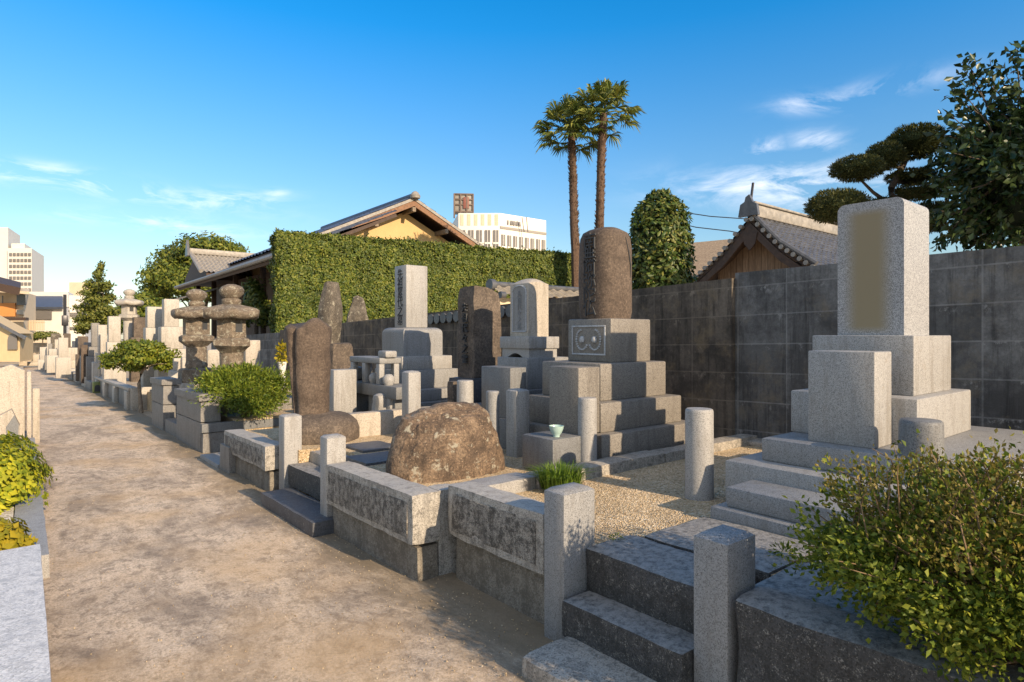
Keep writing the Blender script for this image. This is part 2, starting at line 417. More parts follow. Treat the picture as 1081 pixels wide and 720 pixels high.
    def quad(s, a, b, c, d): return s.add([a, b, c, d], [(0,1,2,3)])
    def slab(s, a, b, c, d, t):
        """thick sheet on four corners, thickness t along the normal (downwards)"""
        a, b, c, d = map(Vector, (a, b, c, d)); nrm = (b-a).cross(d-a).normalized()
        lo = [p-nrm*t for p in (a, b, c, d)]
        return s.add([a, b, c, d]+lo, [(0,1,2,3), (7,6,5,4), (0,4,5,1), (1,5,6,2), (2,6,7,3), (3,7,4,0)])
    def mesh(s, name, off=(0,0,0), ang=40):
        me = bpy.data.meshes.new(name); o = Vector(off)
        me.from_pydata([tuple(Vector(v)-o) for v in s.v], [], s.f); me.validate()
        b = bmesh.new(); b.from_mesh(me); bmesh.ops.recalc_face_normals(b, faces=b.faces[:]); b.to_mesh(me); b.free()
        me.shade_smooth(); me.set_sharp_from_angle(angle=R(ang)); return me
    def build(s, name, mat, parent=None, off=None, ang=40):
        """one mesh object; world coordinates in s.v; origin at off or at the parent's location"""
        if off is None:
            if parent is not None:
                off = Vector((0,0,0)); p = parent
                while p is not None: off += p.location; p = p.parent
            else: off = Vector((0,0,0))
        else: off = Vector(off)
        me = s.mesh(name, off, ang); me.materials.append(M[mat] if isinstance(mat, str) else mat)
        ob = bpy.data.objects.new(name, me); COL.objects.link(ob)
        if parent is not None: ob.parent = parent
        if parent is None: ob.location = off
        else:
            base = Vector((0,0,0)); p = parent
            while p is not None: base += p.location; p = p.parent
            ob.location = off-base
        return ob

def tag(o, label=None, cat=None, group=None, kind=None):
    if label: o['label'] = label
    if cat: o['category'] = cat
    if group: o['group'] = group
    if kind: o['kind'] = kind
    return o
def thing(name, label, cat, loc=(0,0,0), group=None):
    o = bpy.data.objects.new(name, None); COL.objects.link(o); o.location = loc; o.empty_display_size = .1
    return tag(o, label, cat, group)
def struct(name, mb, mat):
    o = mb.build(name, mat); o['kind'] = 'structure'; return o
def single(name, mb, mat, label, cat, loc, group=None):
    return tag(mb.build(name, mat, None, loc), label, cat, group)

def carve(chars, parent, name, mat, origin, across, size, step, depth=.004, squash=1.0):
    """a vertical line of carved characters; origin = top centre, across = unit vector left-to-right as read"""
    across = Vector(across).normalized(); up = Vector((0,0,1)); nrm = across.cross(up)
    V = []; F = []
    for k, ch in enumerate(chars):
        cu = bpy.data.curves.new('t', 'FONT'); cu.body = ch; cu.size = size; cu.align_x = 'CENTER'; cu.extrude = depth; cu.resolution_u = 2
        ob = bpy.data.objects.new('t', cu); COL.objects.link(ob)
        bpy.context.view_layer.update()
        me = bpy.data.meshes.new_from_object(ob.evaluated_get(bpy.context.evaluated_depsgraph_get()))
        o = len(V)
        c = Vector(origin)-up*(step*(k+.5))
        for v in me.vertices: V.append(c+across*v.co.x+up*(v.co.y-size*.36)*squash+nrm*v.co.z)
        F += [tuple(i+o for i in p.vertices) for p in me.polygons]
        bpy.data.objects.remove(ob); bpy.data.curves.remove(cu); bpy.data.meshes.remove(me)
    if not V: return None
    return MB().add(V, F).build(name, mat, parent)

# ------------------------------------------------------------------ foliage
def leaf_mesh(name, P, D, L, Wd, mat, parent=None, off=None, fold=.25, seed=0, upbias=0.0, face=False):
    """many small folded leaves at points P with rough directions D (numpy arrays)"""
    rg = np.random.default_rng(seed); n = len(P)
    D = D/np.maximum(1e-6, np.linalg.norm(D, axis=1, keepdims=True))
    if face:      # the blade, not the stalk, looks outward
        Nf = D+rg.normal(0, .42, (n, 3)); D = np.cross(Nf, rg.normal(0, 1, (n, 3))); D[:, 2] += upbias
    else:
        D = D+rg.normal(0, .55, (n, 3)); D[:, 2] += upbias
    D /= np.maximum(1e-6, np.linalg.norm(D, axis=1, keepdims=True))
    A = np.cross(D, Nf)+rg.normal(0, .05, (n, 3)) if face else rg.normal(0, 1, (n, 3))
    Sd = A.copy() if face else np.cross(D, A); Sd /= np.linalg.norm(Sd, axis=1, keepdims=True)
    Nn = np.cross(D, Sd)
    l = (L*rg.uniform(.65, 1.25, n))[:, None]; w = (Wd*rg.uniform(.7, 1.2, n))[:, None]
    m = P+D*l*.5+Nn*w*fold
    V = np.stack([P, m+Sd*w*.5, P+D*l, m-Sd*w*.5], 1).reshape(-1, 3)
    if off is None:
        off = Vector((0,0,0)); p = parent
        while p is not None: off += p.location; p = p.parent
    V = V-np.array(off)
    me = bpy.data.meshes.new(name)
    me.vertices.add(4*n); me.vertices.foreach_set('co', V.astype(np.float32).ravel())
    b = (np.arange(n)*4)[:, None]
    tri = np.concatenate([b+np.array([[0,1,2]]), b+np.array([[0,2,3]])], 1).reshape(-1)
    me.loops.add(6*n); me.loops.foreach_set('vertex_index', tri.astype(np.int32))
    me.polygons.add(2*n); me.polygons.foreach_set('loop_start', (np.arange(2*n)*3).astype(np.int32))
    try: me.polygons.foreach_set('loop_total', np.full(2*n, 3, np.int32))
    except Exception: pass
    me.update(calc_edges=True); me.validate()
    me.materials.append(M[mat]); me.shade_smooth()
    o = bpy.data.objects.new(name, me); COL.objects.link(o)
    if parent is not None: o.parent = parent
    else: o.location = off
    return o

def blob_points(c, r, n, rg, depth=.35, lump=.28, freq=2.2, flat=None, seed=0):
    """points in the outer shell of a lumpy ellipsoid"""
    d = rg.normal(0, 1, (n, 3)); d /= np.linalg.norm(d, axis=1, keepdims=True)
    k = np.array([1+lump*2*noise.noise(Vector(x)*freq+Vector((seed*3.1, seed, 0))) for x in d])
    rad = k*(1-depth*rg.random(n)**1.6)
    P = np.array(c)+d*np.array(r)*rad[:, None]
    return P, d
# ================================================================== SETTING
mb = MB()
ys = [-30, 0, 5, 12, 25, 50, 100, 200, 700]
for a, b_ in zip(ys[:-1], ys[1:]):
    f = lambda y: -S*min(y, 100)-.02
    mb.quad((-400, a, f(a)), (700, a, f(a)), (700, b_, f(b_)), (-400, b_, f(b_)))
struct('ground', mb, 'rubble')
mb = MB()
nx, ny = 16, 220
V = []; F = []
for j in range(ny+1):
    y = -3+75*(j/ny)**1.6
    for i in range(nx+1):
        x = .02+2.05*i/nx
        V.append((x, y, gz(y)+noise.noise((x*1.3, y*.8, 0))*.012*(1-abs(i/nx-.5))))
for j in range(ny):
    for i in range(nx): F.append((j*(nx+1)+i, j*(nx+1)+i+1, (j+1)*(nx+1)+i+1, (j+1)*(nx+1)+i))
struct('lane', MB().add(V, F), 'lane')

# raised ground of the graves right of the lane
mb = MB()
for (xa, ya, yb) in ((2.45, -3, 2.0), (2.13, 2.0, 4.66), (2.38, 4.66, 5.84), (2.06, 5.84, 7.70), (3.3, 7.70, 9.0), (2.3, 9.0, 19)):
    mb.slab((xa, ya, .42-S*ya), (5.6, ya, .42-S*ya), (5.6, yb, .42-S*yb), (xa, yb, .42-S*yb), .45)
struct('gravel_terrace', mb, 'gravel')
mb = MB(); mb.slab((2.1, 19, .3-19*S), (30, 19, .3-19*S), (30, 72, .3-72*S), (2.1, 72, .3-72*S), .3)
struct('far_terrace', mb, 'rubble')
mb = MB(); mb.slab((-30, 12, .2-12*S), (-.05, 12, .2-12*S), (-.05, 72, .2-72*S), (-30, 72, .2-72*S), .3)
struct('left_terrace', mb, 'rubble')
# loose pebbles on the near terrace
rg = np.random.default_rng(4)
V = []; F = []
for _ in range(7000):
    x = rg.uniform(2.1, 3.9); y = rg.uniform(1.9, 3.05) if rg.random() < .6 else rg.uniform(3.3, 6.1)
    r = rg.uniform(.002, .0045); o = len(V); z = .42-S*y
    a = rg.uniform(0, 6.28)
    for q in ((1,0,0),(-1,0,0),(0,1,0),(0,-1,0),(0,0,.7),(0,0,-.5)):
        V.append((x+r*(q[0]*math.cos(a)-q[1]*math.sin(a))*1.3, y+r*(q[0]*math.sin(a)+q[1]*math.cos(a)), z+r*q[2]+.001))
    F += [tuple(i+o for i in t) for t in ((0,2,4),(2,1,4),(1,3,4),(3,0,4),(2,0,5),(1,2,5),(3,1,5),(0,3,5))]
pb = MB().add(V, F)
me = bpy.data.meshes.new('pebbles'); me.from_pydata(pb.v, [], pb.f); me.materials.append(M['gravel'])
o = bpy.data.objects.new('pebbles', me); COL.objects.link(o); o['kind'] = 'stuff'
# dust and grit on the lane
V = []; F = []
for _ in range(2600):
    y = 1.2+9*rg.random()**2; x = 1.05+.95*(rg.random()**.6) if rg.random() < .6 else rg.uniform(.12, 1.9); r = rg.uniform(.002, .0055)
    z = gz(y)+.004; o = len(V)
    V += [(x+r, y, z), (x-r*.5, y+r, z), (x-r*.6, y-r, z), (x, y, z+r*1.1)]
    F += [(o,o+1,o+3), (o+1,o+2,o+3), (o+2,o,o+3)]
me = bpy.data.meshes.new('grit'); me.from_pydata(V, [], F); me.materials.append(M['gravel'])
o = bpy.data.objects.new('grit', me); COL.objects.link(o); o['kind'] = 'stuff'

# ================================================================== NEAR GRAVE PLOT: kerbs, posts, steps
def kerb(label, x0, x1, y0, y1, h0, hs, h1, seed, inset=.045, mats=('kerb_face', 'kerb_base'), group='kerbs along the lane'):
    t = thing('stone_kerb', label, 'kerb', ((x0+x1)/2, (y0+y1)/2, gz((y0+y1)/2)), group)
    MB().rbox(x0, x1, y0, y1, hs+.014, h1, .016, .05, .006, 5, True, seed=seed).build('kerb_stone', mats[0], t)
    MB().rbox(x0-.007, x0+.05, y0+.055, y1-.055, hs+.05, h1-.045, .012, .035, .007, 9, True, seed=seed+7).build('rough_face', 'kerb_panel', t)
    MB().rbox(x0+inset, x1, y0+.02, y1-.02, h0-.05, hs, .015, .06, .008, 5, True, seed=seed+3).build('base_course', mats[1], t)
    return t
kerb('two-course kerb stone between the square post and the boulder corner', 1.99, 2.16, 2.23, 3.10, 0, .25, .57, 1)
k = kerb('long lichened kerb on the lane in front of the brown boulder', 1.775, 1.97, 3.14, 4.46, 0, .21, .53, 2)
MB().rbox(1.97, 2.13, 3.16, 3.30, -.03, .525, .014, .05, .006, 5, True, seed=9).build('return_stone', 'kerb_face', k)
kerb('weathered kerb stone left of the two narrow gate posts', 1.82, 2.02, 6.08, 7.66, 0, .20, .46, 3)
t = single('corner_stone', MB().rbox(1.79, 1.9, 7.30, 7.72, -.05, .30, .014, .06, .006, shear=True), 'granite_grey2', 'short stone end block closing the left kerb by the grey planter', 'stone block', (1.85, 7.5, -.16))
single('stone_kerb', MB().rbox(1.97, 2.2, -1.6, 1.195, -.03, .485, .03, .06, .012, 5, True, seed=5), 'granite_black', 'dark lichened retaining kerb under the overhanging bush', 'kerb', (2.08, 0, 0), 'kerbs along the lane')

def post(label, x0, x1, y0, y1, h0, h1, mat='granite_fine', grp='square gate posts', seed=0):
    b = MB(); z = gz((y0+y1)/2)
    b.box(x0, x1, y0, y1, h0+z, h1-.018+z, .007)
    cx, cy = (x0+x1)/2, (y0+y1)/2
    b2 = MB(); hx, hy = (x1-x0)/2-.003, (y1-y0)/2-.003
    z1 = h1-.018+z
    b2.add([(cx-hx,cy-hy,z1-.004),(cx+hx,cy-hy,z1-.004),(cx+hx,cy+hy,z1-.004),(cx-hx,cy+hy,z1-.004),(cx-hx*.75,cy-hy*.75,z1+.012),(cx+hx*.75,cy-hy*.75,z1+.012),(cx+hx*.75,cy+hy*.75,z1+.012),(cx-hx*.75,cy+hy*.75,z1+.012),(cx,cy,z1+.019)],
           [(0,1,5,4),(1,2,6,5),(2,3,7,6),(3,0,4,7),(4,5,8),(5,6,8),(6,7,8),(7,4,8),(3,2,1,0)])
    b.add(b2.v, b2.f)
    return single('gate_post', b, mat, label, 'gate post', (cx, cy, h0+z), grp)
post('square granite post left of the dark near steps', 1.955, 2.165, 2.045, 2.185, -.03, .72, 'granite_fine')
post('square granite post right of the dark near steps, beside the bush', 1.975, 2.17, 1.215, 1.36, -.03, .69, 'granite_fine')
post('narrow pale post at the head of the long lichened kerb', 1.80, 1.955, 4.49, 4.63, -.03, .73, 'granite_light')
post('pale half-shaded post between the small black step and the left kerb', 1.93, 2.10, 5.86, 6.02, -.03, .77, 'granite_light')

t = thing('stone_steps', 'three dark weathered stone steps up to the gravel grave plot', 'steps', (1.9, 1.8, 0))
MB().rbox(1.64, 1.97, .75, 1.99, -.05, .085, .02, .06, .006, shear=True, seed=1).build('step', 'granite_dirty', t)
MB().rbox(1.915, 2.2, 1.365, 2.03, .06, .235, .02, .05, .007, shear=True, seed=2).build('step', 'granite_black', t)
MB().rbox(2.085, 2.42, 1.365, 2.042, .2, .432, .02, .05, .007, shear=True, seed=3).build('step', 'granite_black', t)
t = thing('paving_slab', 'dark lichened paving at the top of the near steps', 'paving', (2.7, 1.4, .43))
MB().rbox(2.426, 2.96, 1.30, 1.965, .36, .437, .012, .06, .004, shear=True, seed=6).build('slab', 'granite_black', t)
MB().rbox(2.21, 2.96, .3, 1.29, .36, .434, .012, .06, .004, shear=True, seed=7).build('slab', 'granite_black', t)
t = thing('stone_steps', 'small black stone step between two narrow pale gate posts', 'steps', (1.8, 5.2, -.1))
MB().rbox(1.66, 1.95, 4.42, 5.70, -.05, .11, .012, .06, .004, shear=True).build('step', 'granite_dark', t)
MB().rbox(1.96, 2.16, 4.64, 5.85, .1, .30, .012, .06, .004, shear=True).build('step', 'granite_black', t)
MB().rbox(2.17, 2.36, 4.64, 5.85, .2, .40, .012, .06, .004, shear=True).build('step', 'granite_light', t)

# low dividers
t = thing('dividing_kerb', 'low pale dividing kerb from the boulder corner back to the block wall', 'kerb', (3.8, 3.2, .35))
MB().rbox(2.14, 2.72, 3.12, 3.33, .36, .51, .012, .06, .004, shear=True, seed=3).build('kerb_stone', 'granite_light', t)
MB().rbox(2.725, 4.1, 3.09, 3.29, .36, .505, .014, .07, .005, shear=True, seed=4).build('kerb_stone', 'granite_dirty', t)
MB().rbox(4.105, 5.56, 3.09, 3.27, .36, .50, .014, .07, .005, shear=True, seed=5).build('kerb_stone', 'granite_dirty', t)
single('dividing_kerb', MB().rbox(2.76, 4.05, 6.22, 6.40, .36, .685, .02, .07, .010, 4, True, seed=8), 'granite_warm', 'flaking sunlit low wall behind the boulder, running off the brown stele', 'kerb', (3.3, 6.3, .28))
for i, (a, b_, c, d, lab) in enumerate(((2.45, 2.85, 5.25, 5.75, 'grey paver lying on the sand nearest the small black step'), (3.0, 3.5, 5.0, 5.45, 'grey paver lying on the sand behind the boulder'), (2.2, 2.62, 4.66, 5.1, 'grey paver lying on the sand beside the long kerb end'))):
    single('paver', MB().rbox(a, b_, c, d, .40, .445, .01, .07, .004, shear=True, seed=i, rot=0), 'granite_dark', lab, 'paver', ((a+b_)/2, (c+d)/2, .3), 'flat pavers on the sand')

# boulder
b = bmesh.new(); bmesh.ops.create_icosphere(b, subdivisions=6, radius=1)
c0 = Vector((2.57, 3.98, .30))
for v in b.verts:
    p = v.co.copy()
    q = Vector([math.copysign(abs(a)**.42, a) for a in p]); q.normalize(); q = p.lerp(q*1.12, .8)
    q = Vector((q.x*.40, q.y*.235, q.z*.68 if q.z > 0 else q.z*.12))
    if q.z > 0:
        k = .99-.12*(q.z/.6)**3
        q.x *= k; q.y *= k
    q.z = q.z-.5*max(0, q.z-.46)
    n1 = noise.noise(p*1.4+Vector((4,2,1)))*.10+noise.noise(p*3+Vector((1,7,3)))*.045+abs(noise.noise(p*4))*-.028+noise.noise(p*9)*.018+noise.noise(p*24)*.008
    v.co = c0+q*(1+n1*1.0)+p*0
    v.co.z += -.05*max(0, p.x)*0
rm = Matrix.Rotation(R(-5), 3, 'Z')
for v in b.verts: v.co = c0+rm @ Vector(((v.co-c0).x*1.18, (v.co-c0).y*1.08, (v.co-c0).z*1.0))
single('boulder', MB().bm(b), 'boulder', 'big rounded brown boulder standing behind the lane kerb', 'boulder', c0)

# round posts
def rpost(label, p, r, h0, h1, mat='granite_fine', group='round stone posts'):
    z = gz(p[1])
    return single('round_post', MB().lathe(p, [(0,h0+z),(r*1.01,h0+z),(r,h0+z+.1),(r*.985,h1-.02+z),(r*.95,h1-.006+z),(r*.88,h1+z),(0,h1+.003+z)], 36, .0015), mat, label, 'stone post', (p[0], p[1], h0+z), group)
rpost('round granite post standing alone on the near gravel', (3.335, 2.25), .088, .40, .985, 'granite_light')
rpost('squat blue-grey round stone in front of the tallest right-hand grave', (3.56, 1.10), .098, .8, .995, 'granite_blue')
rpost('round pale post right of the celadon bowl', (3.448, 3.34), .075, .45, .985, 'granite_light')
rpost('left one of the two touching posts behind the boulder', (3.33, 4.42), .062, .38, .99, 'granite_fine')
post('right squarish one of the two touching posts behind the boulder', 3.35, 3.50, 4.10, 4.25, .38, 1.02, 'granite_light', None)
p = W(434, 420, 6.5); post('pale post in front of the left end of the stone altar', p.x-.07, p.x+.08, p.y-.07, p.y+.08, .38, 1.15, 'granite_light', None)
p = W(491, 410, 6.1); rpost('short pale round post under the brown inscribed slab', (p.x, p.y), .085, .4, 1.06, 'granite_light')
p = W(479, 408, 6.6); single('stone_stub', MB().rbox(p.x-.05, p.x+.05, p.y-.06, p.y+.06, .3, p.z+.06, .012), 'brown_stone', 'small brown stone stub beside the short round post', 'stone post', (p.x, p.y, .3))

# celadon bowl on the incense block
single('incense_block', MB().box(3.08, 3.40, 3.34, 3.70, .36, .617, .008), 'granite_blue', 'low grey offering block carrying a small bowl', 'stone block', (3.24, 3.52, .36))
bz = .618
single('bowl', MB().lathe((3.20, 3.43), [(0,bz),(.026,bz),(.026,bz+.012),(.040,bz+.030),(.054,bz+.062),(.058,bz+.085),(.054,bz+.085),(.048,bz+.06),(.03,bz+.03),(0,bz+.022)], 32), 'celadon', 'small pale celadon bowl on the low offering block', 'bowl', (3.20, 3.43, bz))

# ================================================================== TOMBS
# T1: the tallest right-hand grave
t = thing('tombstone', 'tall right-hand granite grave with an ochre panel on its shaft', 'gravestone', (4.3, 1.55, .4), 'family graves along the block wall')
MB().box(2.96, 5.0, .55, 1.93, .36, .455, .01).build('plinth', 'granite_fine', t)
MB().box(3.02, 3.56, .75, 1.87, .455, .565, .012).build('front_step', 'granite_fine', t)
MB().box(3.30, 5.05, .65, 2.05, .40, .648, .012).build('platform', 'granite_light', t)
MB().box(3.46, 5.05, .70, 1.905, .648, .783, .012).build('lower_slab', 'granite_fine', t)
MB().box(3.83, 4.80, 1.20, 1.91, .783, 1.048, .010).build('lower_tier', 'granite_light', t)
MB().box(3.995, 4.66, 1.27, 1.85, 1.048, 1.40, .008).build('upper_tier', 'granite_light', t)
MB().box(3.585, 3.826, 1.325, 1.685, .783, 1.310, .008).build('offering_block', 'granite_light', t)
# shaft, top corners rounded on the front and back edges
pf = []
y0, y1, z0, z1, rr = 1.355, 1.735, 1.40, 2.235, .045
for a in range(0, 91, 15): pf.append((y1-rr+rr*math.cos(R(a)), z1-rr+rr*math.sin(R(a))))
for a in range(90, 181, 15): pf.append((y0+rr+rr*math.cos(R(a)), z1-rr+rr*math.sin(R(a))))
pf += [(y0, z0), (y1, z0)]
MB().prism(pf, 'x', 4.10, 4.53).build('shaft', 'panel', t, ((4.10+4.53)/2, (y0+y1)/2+.01, (z0+z1)/2-.015), 30)

# T2: crest grave with brown column
t = thing('tombstone', 'stepped granite grave with a leaf crest and a brown inscribed column', 'gravestone', (4.25, 3.9, .35), 'family graves along the block wall')
MB().box(3.58, 4.87, 3.31, 4.41, .33, .60, .014).build('base', 'granite_brown', t)
MB().box(3.665, 4.76, 3.40, 4.33, .60, .845, .014).build('lower_tier', 'granite_brown', t)
MB().box(3.77, 4.66, 3.50, 4.24, .845, 1.16, .014).build('middle_tier', 'granite_brown', t)
MB().box(4.01, 4.56, 3.60, 4.14, 1.16, 1.55, .014).build('crest_block', 'granite_brown', t)
fr = MB()
for (a, b_, c, d) in ((3.66,4.08,1.22,1.235),(3.66,4.08,1.475,1.49),(3.66,3.675,1.235,1.475),(4.065,4.08,1.235,1.475)): fr.box(4.0, 4.0145, a, b_, c, d, .004)
fr.build('crest_frame', 'pale_line', t)
cr = MB()
for s_ in (-1, 1):
    cy = 3.87+s_*.078
    for k in range(16):
        a = math.pi*.5+s_*-.2+s_*k/15*math.pi*1.25*-1
        r_ = .076
        y, z = cy+r_*math.cos(a)*.95, 1.36+r_*1.2*math.sin(a)
        cr.lathe((4.008, y), [(0, z-.010),(.010, z-.006),(.012, z),(.010, z+.006),(0, z+.010)], 8)
    cr.lathe((4.006, cy), [(0, 1.33),(.02, 1.335),(.03, 1.355),(.022, 1.385),(0, 1.395)], 10)
cr.build('crest', 'pale_line', t)
prof = [(.205,1.55),(.215,1.62),(.218,1.9),(.212,2.2),(.205,2.30),(.185,2.355),(.14,2.385),(.07,2.395),(0,2.397)]
MB().lathe((4.245, 3.88), [(.0,1.55)]+prof, 48, .008, 3, 3.2).build('column', 'stele_brown', t)
carve('南無阿弥陀仏', t, 'inscription', 'ink', (4.026, 3.872, 2.32), (0,-1,0), .165, .122, .008)
MB().box(3.41, 3.655, 3.40, 3.745, .61, 1.145, .008).build('offering_block', 'granite_brown', t)
MB().tube([(4.29,3.672,2.30),(4.325,3.664,2.16),(4.35,3.663,2.05),(4.355,3.668,1.93)], [.003,.007,.006,.002], 6).build('crack', 'ink', t)

# T3: small cream grave on curled feet
t = thing('tombstone', 'small cream grave with an arched niche on a curled-foot base', 'gravestone', (4.3, 5.0, .3), 'family graves along the block wall')
MB().box(3.82, 4.78, 4.58, 5.45, .28, .62, .008).build('base', 'granite_blue', t)
MB().box(3.9, 4.7, 4.64, 5.35, .62, .82, .008).build('lower_tier', 'granite_blue', t)
MB().box(4.0, 4.60, 4.70, 5.22, .82, 1.15, .010).build('middle_tier', 'granite_fine', t)
MB().box(4.03, 4.47, 4.71, 5.21, 1.245, 1.375, .008).build('upper_tier', 'granite_light', t)
ft = MB()
for (ax, lo, hi, o0, o1) in (('x', 4.73, 5.19, 4.05, 4.45),):
    n_ = 14; poly = [(lo, 1.245)]
    poly += [(lo, 1.15), (lo+.10, 1.15)]+[(lo+.10+(hi-lo-.2)*k/n_, 1.15+.045*math.sin(math.pi*k/n_)) for k in range(1, n_)]+[(hi-.10, 1.15), (hi, 1.15), (hi, 1.245)]
    ft.prism(poly, 'x', o0, o1)
ft.build('curled_foot', 'granite_light', t)
top = []
x0, x1, y0, y1 = 4.145, 4.435, 4.85, 5.165
b = MB(); n_ = 10; V = []; F = []
for i in range(n_+1):
    for j in range(n_+1):
        x, y = x0+(x1-x0)*i/n_, y0+(y1-y0)*j/n_
        V.append((x, y, 1.955+.05*(1-(2*i/n_-1)**2)*(1-(2*j/n_-1)**2)**.5+.015*(1-(2*i/n_-1)**2)))
for i in range(n_):
    for j in range(n_): F.append((i*(n_+1)+j, (i+1)*(n_+1)+j, (i+1)*(n_+1)+j+1, i*(n_+1)+j+1))
ring = [(i, 0) for i in range(n_+1)]+[(n_, j) for j in range(1, n_+1)]+[(i, n_) for i in range(n_-1, -1, -1)]+[(0, j) for j in range(n_-1, 0, -1)]
o0 = len(V)
for (i, j) in ring: V.append((x0+(x1-x0)*i/n_, y0+(y1-y0)*j/n_, 1.375))
m_ = len(ring)
for k_ in range(m_):
    a_ = ring[k_]; b2 = ring[(k_+1) % m_]
    F.append((o0+k_, o0+(k_+1) % m_, b2[0]*(n_+1)+b2[1], a_[0]*(n_+1)+a_[1]))
F.append(tuple(range(o0, o0+m_))[::-1])
MB().add(V, F).build('shaft', 'granite_warm', t, None, 30)
def arch_poly(c, hw, z0, z1, n_=10):
    return [(c-hw, z0), (c+hw, z0)]+[(c+hw*math.cos(math.pi*k/n_), z1-hw*.6+hw*.6*math.sin(math.pi*k/n_)) for k in range(n_+1)]
MB().prism(arch_poly(5.005, .115, 1.43, 1.93), 'x', 4.1415, 4.16).build('niche', 'granite_fine', t)
pr_ = MB(); ap = arch_poly(5.005, .118, 1.43, 1.935)
pr_.tube([(4.142, y, z) for y, z in ap]+[(4.142, ap[0][0], ap[0][1])], .009, 6)
pr_.build('niche_frame', 'pale_line', t)
carve('先祖代々之墓', t, 'inscription', 'ink_soft', (4.14, 5.0, 1.88), (0,-1,0), .075, .072, .004)
t.location += Vector((.10, .14, .012))
MB().box(3.60, 3.80, 4.50, 4.97, .60, 1.09, .008).build('offering_block', 'granite_blue', t)
MB().box(3.55, 3.81, 4.46, 5.02, .28, .60, .008).build('block_foot', 'granite_blue', t)

# T5 brown inscribed slab
t = thing('stele', 'dark brown rough slab with an inscribed face between two grey graves', 'gravestone', (4.4, 6.1, .3), 'family graves along the block wall')
MB().rbox(4.02, 4.78, 5.8, 6.42, .26, .60, .02, .08, .01, 4).build('base', 'granite_blue', t)
MB().rbox(4.1, 4.70, 5.88, 6.36, .60, .885, .02, .08, .01, 4).build('tier', 'granite_dark', t)
b = bmesh.new(); bmesh.ops.create_cube(b, size=1); bmesh.ops.subdivide_edges(b, edges=b.edges[:], cuts=16, use_grid_fill=True)
for v in b.verts:
    p = v.co.copy(); z = p.z+.5
    w = 1-.22*max(0, z-.82)/.18*(1 if p.x > 0 else .35)
    q = Vector((4.40+p.x*.42*w, 6.11+p.y*.34*(1-.12*max(0, z-.8)/.2), .885+z*1.10-.10*max(0, p.x)*z**6))
    v.co = q+noise.noise_vector(q*3)*.022+noise.noise_vector(q*11)*.008
MB().bm(b).build('slab', 'brown_stone', t)
carve('先祖代々之霊', t, 'inscription', 'ink', (4.172, 6.10, 1.80), (0,-1,0), .12, .125, .012)

# T4 tall pale pillar with altar
t = thing('tombstone', 'tall pale pillar grave with carved shaded side behind the stone altar', 'gravestone', (4.4, 7.7, .25), 'family graves along the block wall')
MB().box(3.62, 5.2, 7.0, 8.35, .2, .50, .01).build('base', 'granite_blue', t)
MB().box(3.75, 5.05, 7.18, 8.25, .50, .66, .01).build('lower_tier', 'granite_fine', t)
MB().box(3.98, 4.92, 7.36, 8.14, .66, .92, .01).build('middle_tier', 'granite_fine', t)
MB().box(4.02, 4.84, 7.40, 8.08, .92, 1.11, .01).build('upper_tier', 'granite_light', t)
b = bmesh.new(); bmesh.ops.create_cube(b, size=1)
for v in b.verts:
    v.co = Vector((4.385+v.co.x*.63, 7.76+v.co.y*.64, 1.31+v.co.z*.40))
ed = [e for e in b.edges if e.verts[0].co.z > 1.45 and e.verts[1].co.z > 1.45]
bmesh.ops.bevel(b, geom=ed, offset=.08, segments=5, affect='EDGES', profile=.5)
MB().bm(b).build('shouldered_block', 'granite_fine', t, None, 50)
MB().box(4.20, 4.55, 7.60, 7.95, 1.51, 2.40, .014).build('shaft', 'granite_light', t)
carve('先祖累代之墓', t, 'inscription', 'ink', (4.198, 7.775, 2.34), (0,-1,0), .16, .132, .005)
al = thing('stone_altar', 'grey stone altar bench with a small open stone shrine on top', 'altar', (3.5, 7.0, .25))
MB().box(3.34, 3.66, 6.28, 7.85, .655, .80, .01).build('bench', 'granite_blue', al)
for y in (6.50, 7.05, 7.62): MB().box(3.40, 3.62, y-.08, y+.08, .2, .655, .008).build('leg', 'granite_blue', al)
sh = MB().box(3.36, 3.66, 6.74, 7.62, 1.05, 1.125, .015); sh.build('shrine_roof', 'granite_fine', al)
MB().box(3.42, 3.58, 6.70, 6.92, 1.125, 1.21, .02).build('shrine_finial', 'granite_light', al)
for (x, y) in ((3.40, 6.80), (3.60, 6.80), (3.40, 7.55), (3.60, 7.55), (3.40, 7.2)): MB().box(x-.035, x+.035, y-.045, y+.045, .80, 1.05, .006).build('shrine_post', 'granite_light', al)
MB().box(3.38, 3.62, 7.62, 7.80, .80, .98, .05, 0, False, .2).build('side_stone', 'granite_fine', al)
for i, (y, r_) in enumerate(((6.62, .075), (7.0, .07))):
    single('stone_vase', MB().lathe((3.42, y), [(0,.80),(r_*.7,.80),(r_,.85),(r_*.9,.90),(r_*.5,.93),(0,.935)], 16), 'granite_light', ('round pale stone jar at the near end of the altar bench', 'round pale stone jar in the middle of the altar bench')[i], 'jar', (3.42, y, .8))
for i, (px, py) in enumerate(((405, 424), (418, 424))):
    p = W(px, py, 7.3); single('loose_stone', MB().rbox(p.x-.13, p.x+.13, p.y-.1, p.y+.1, .2, p.z+.1, .07, .05, .02, 5, seed=i), 'granite_light', ('pale loose stone left under the altar bench', 'pale loose stone right under the altar bench')[i], 'stone', (p.x, p.y, .2))

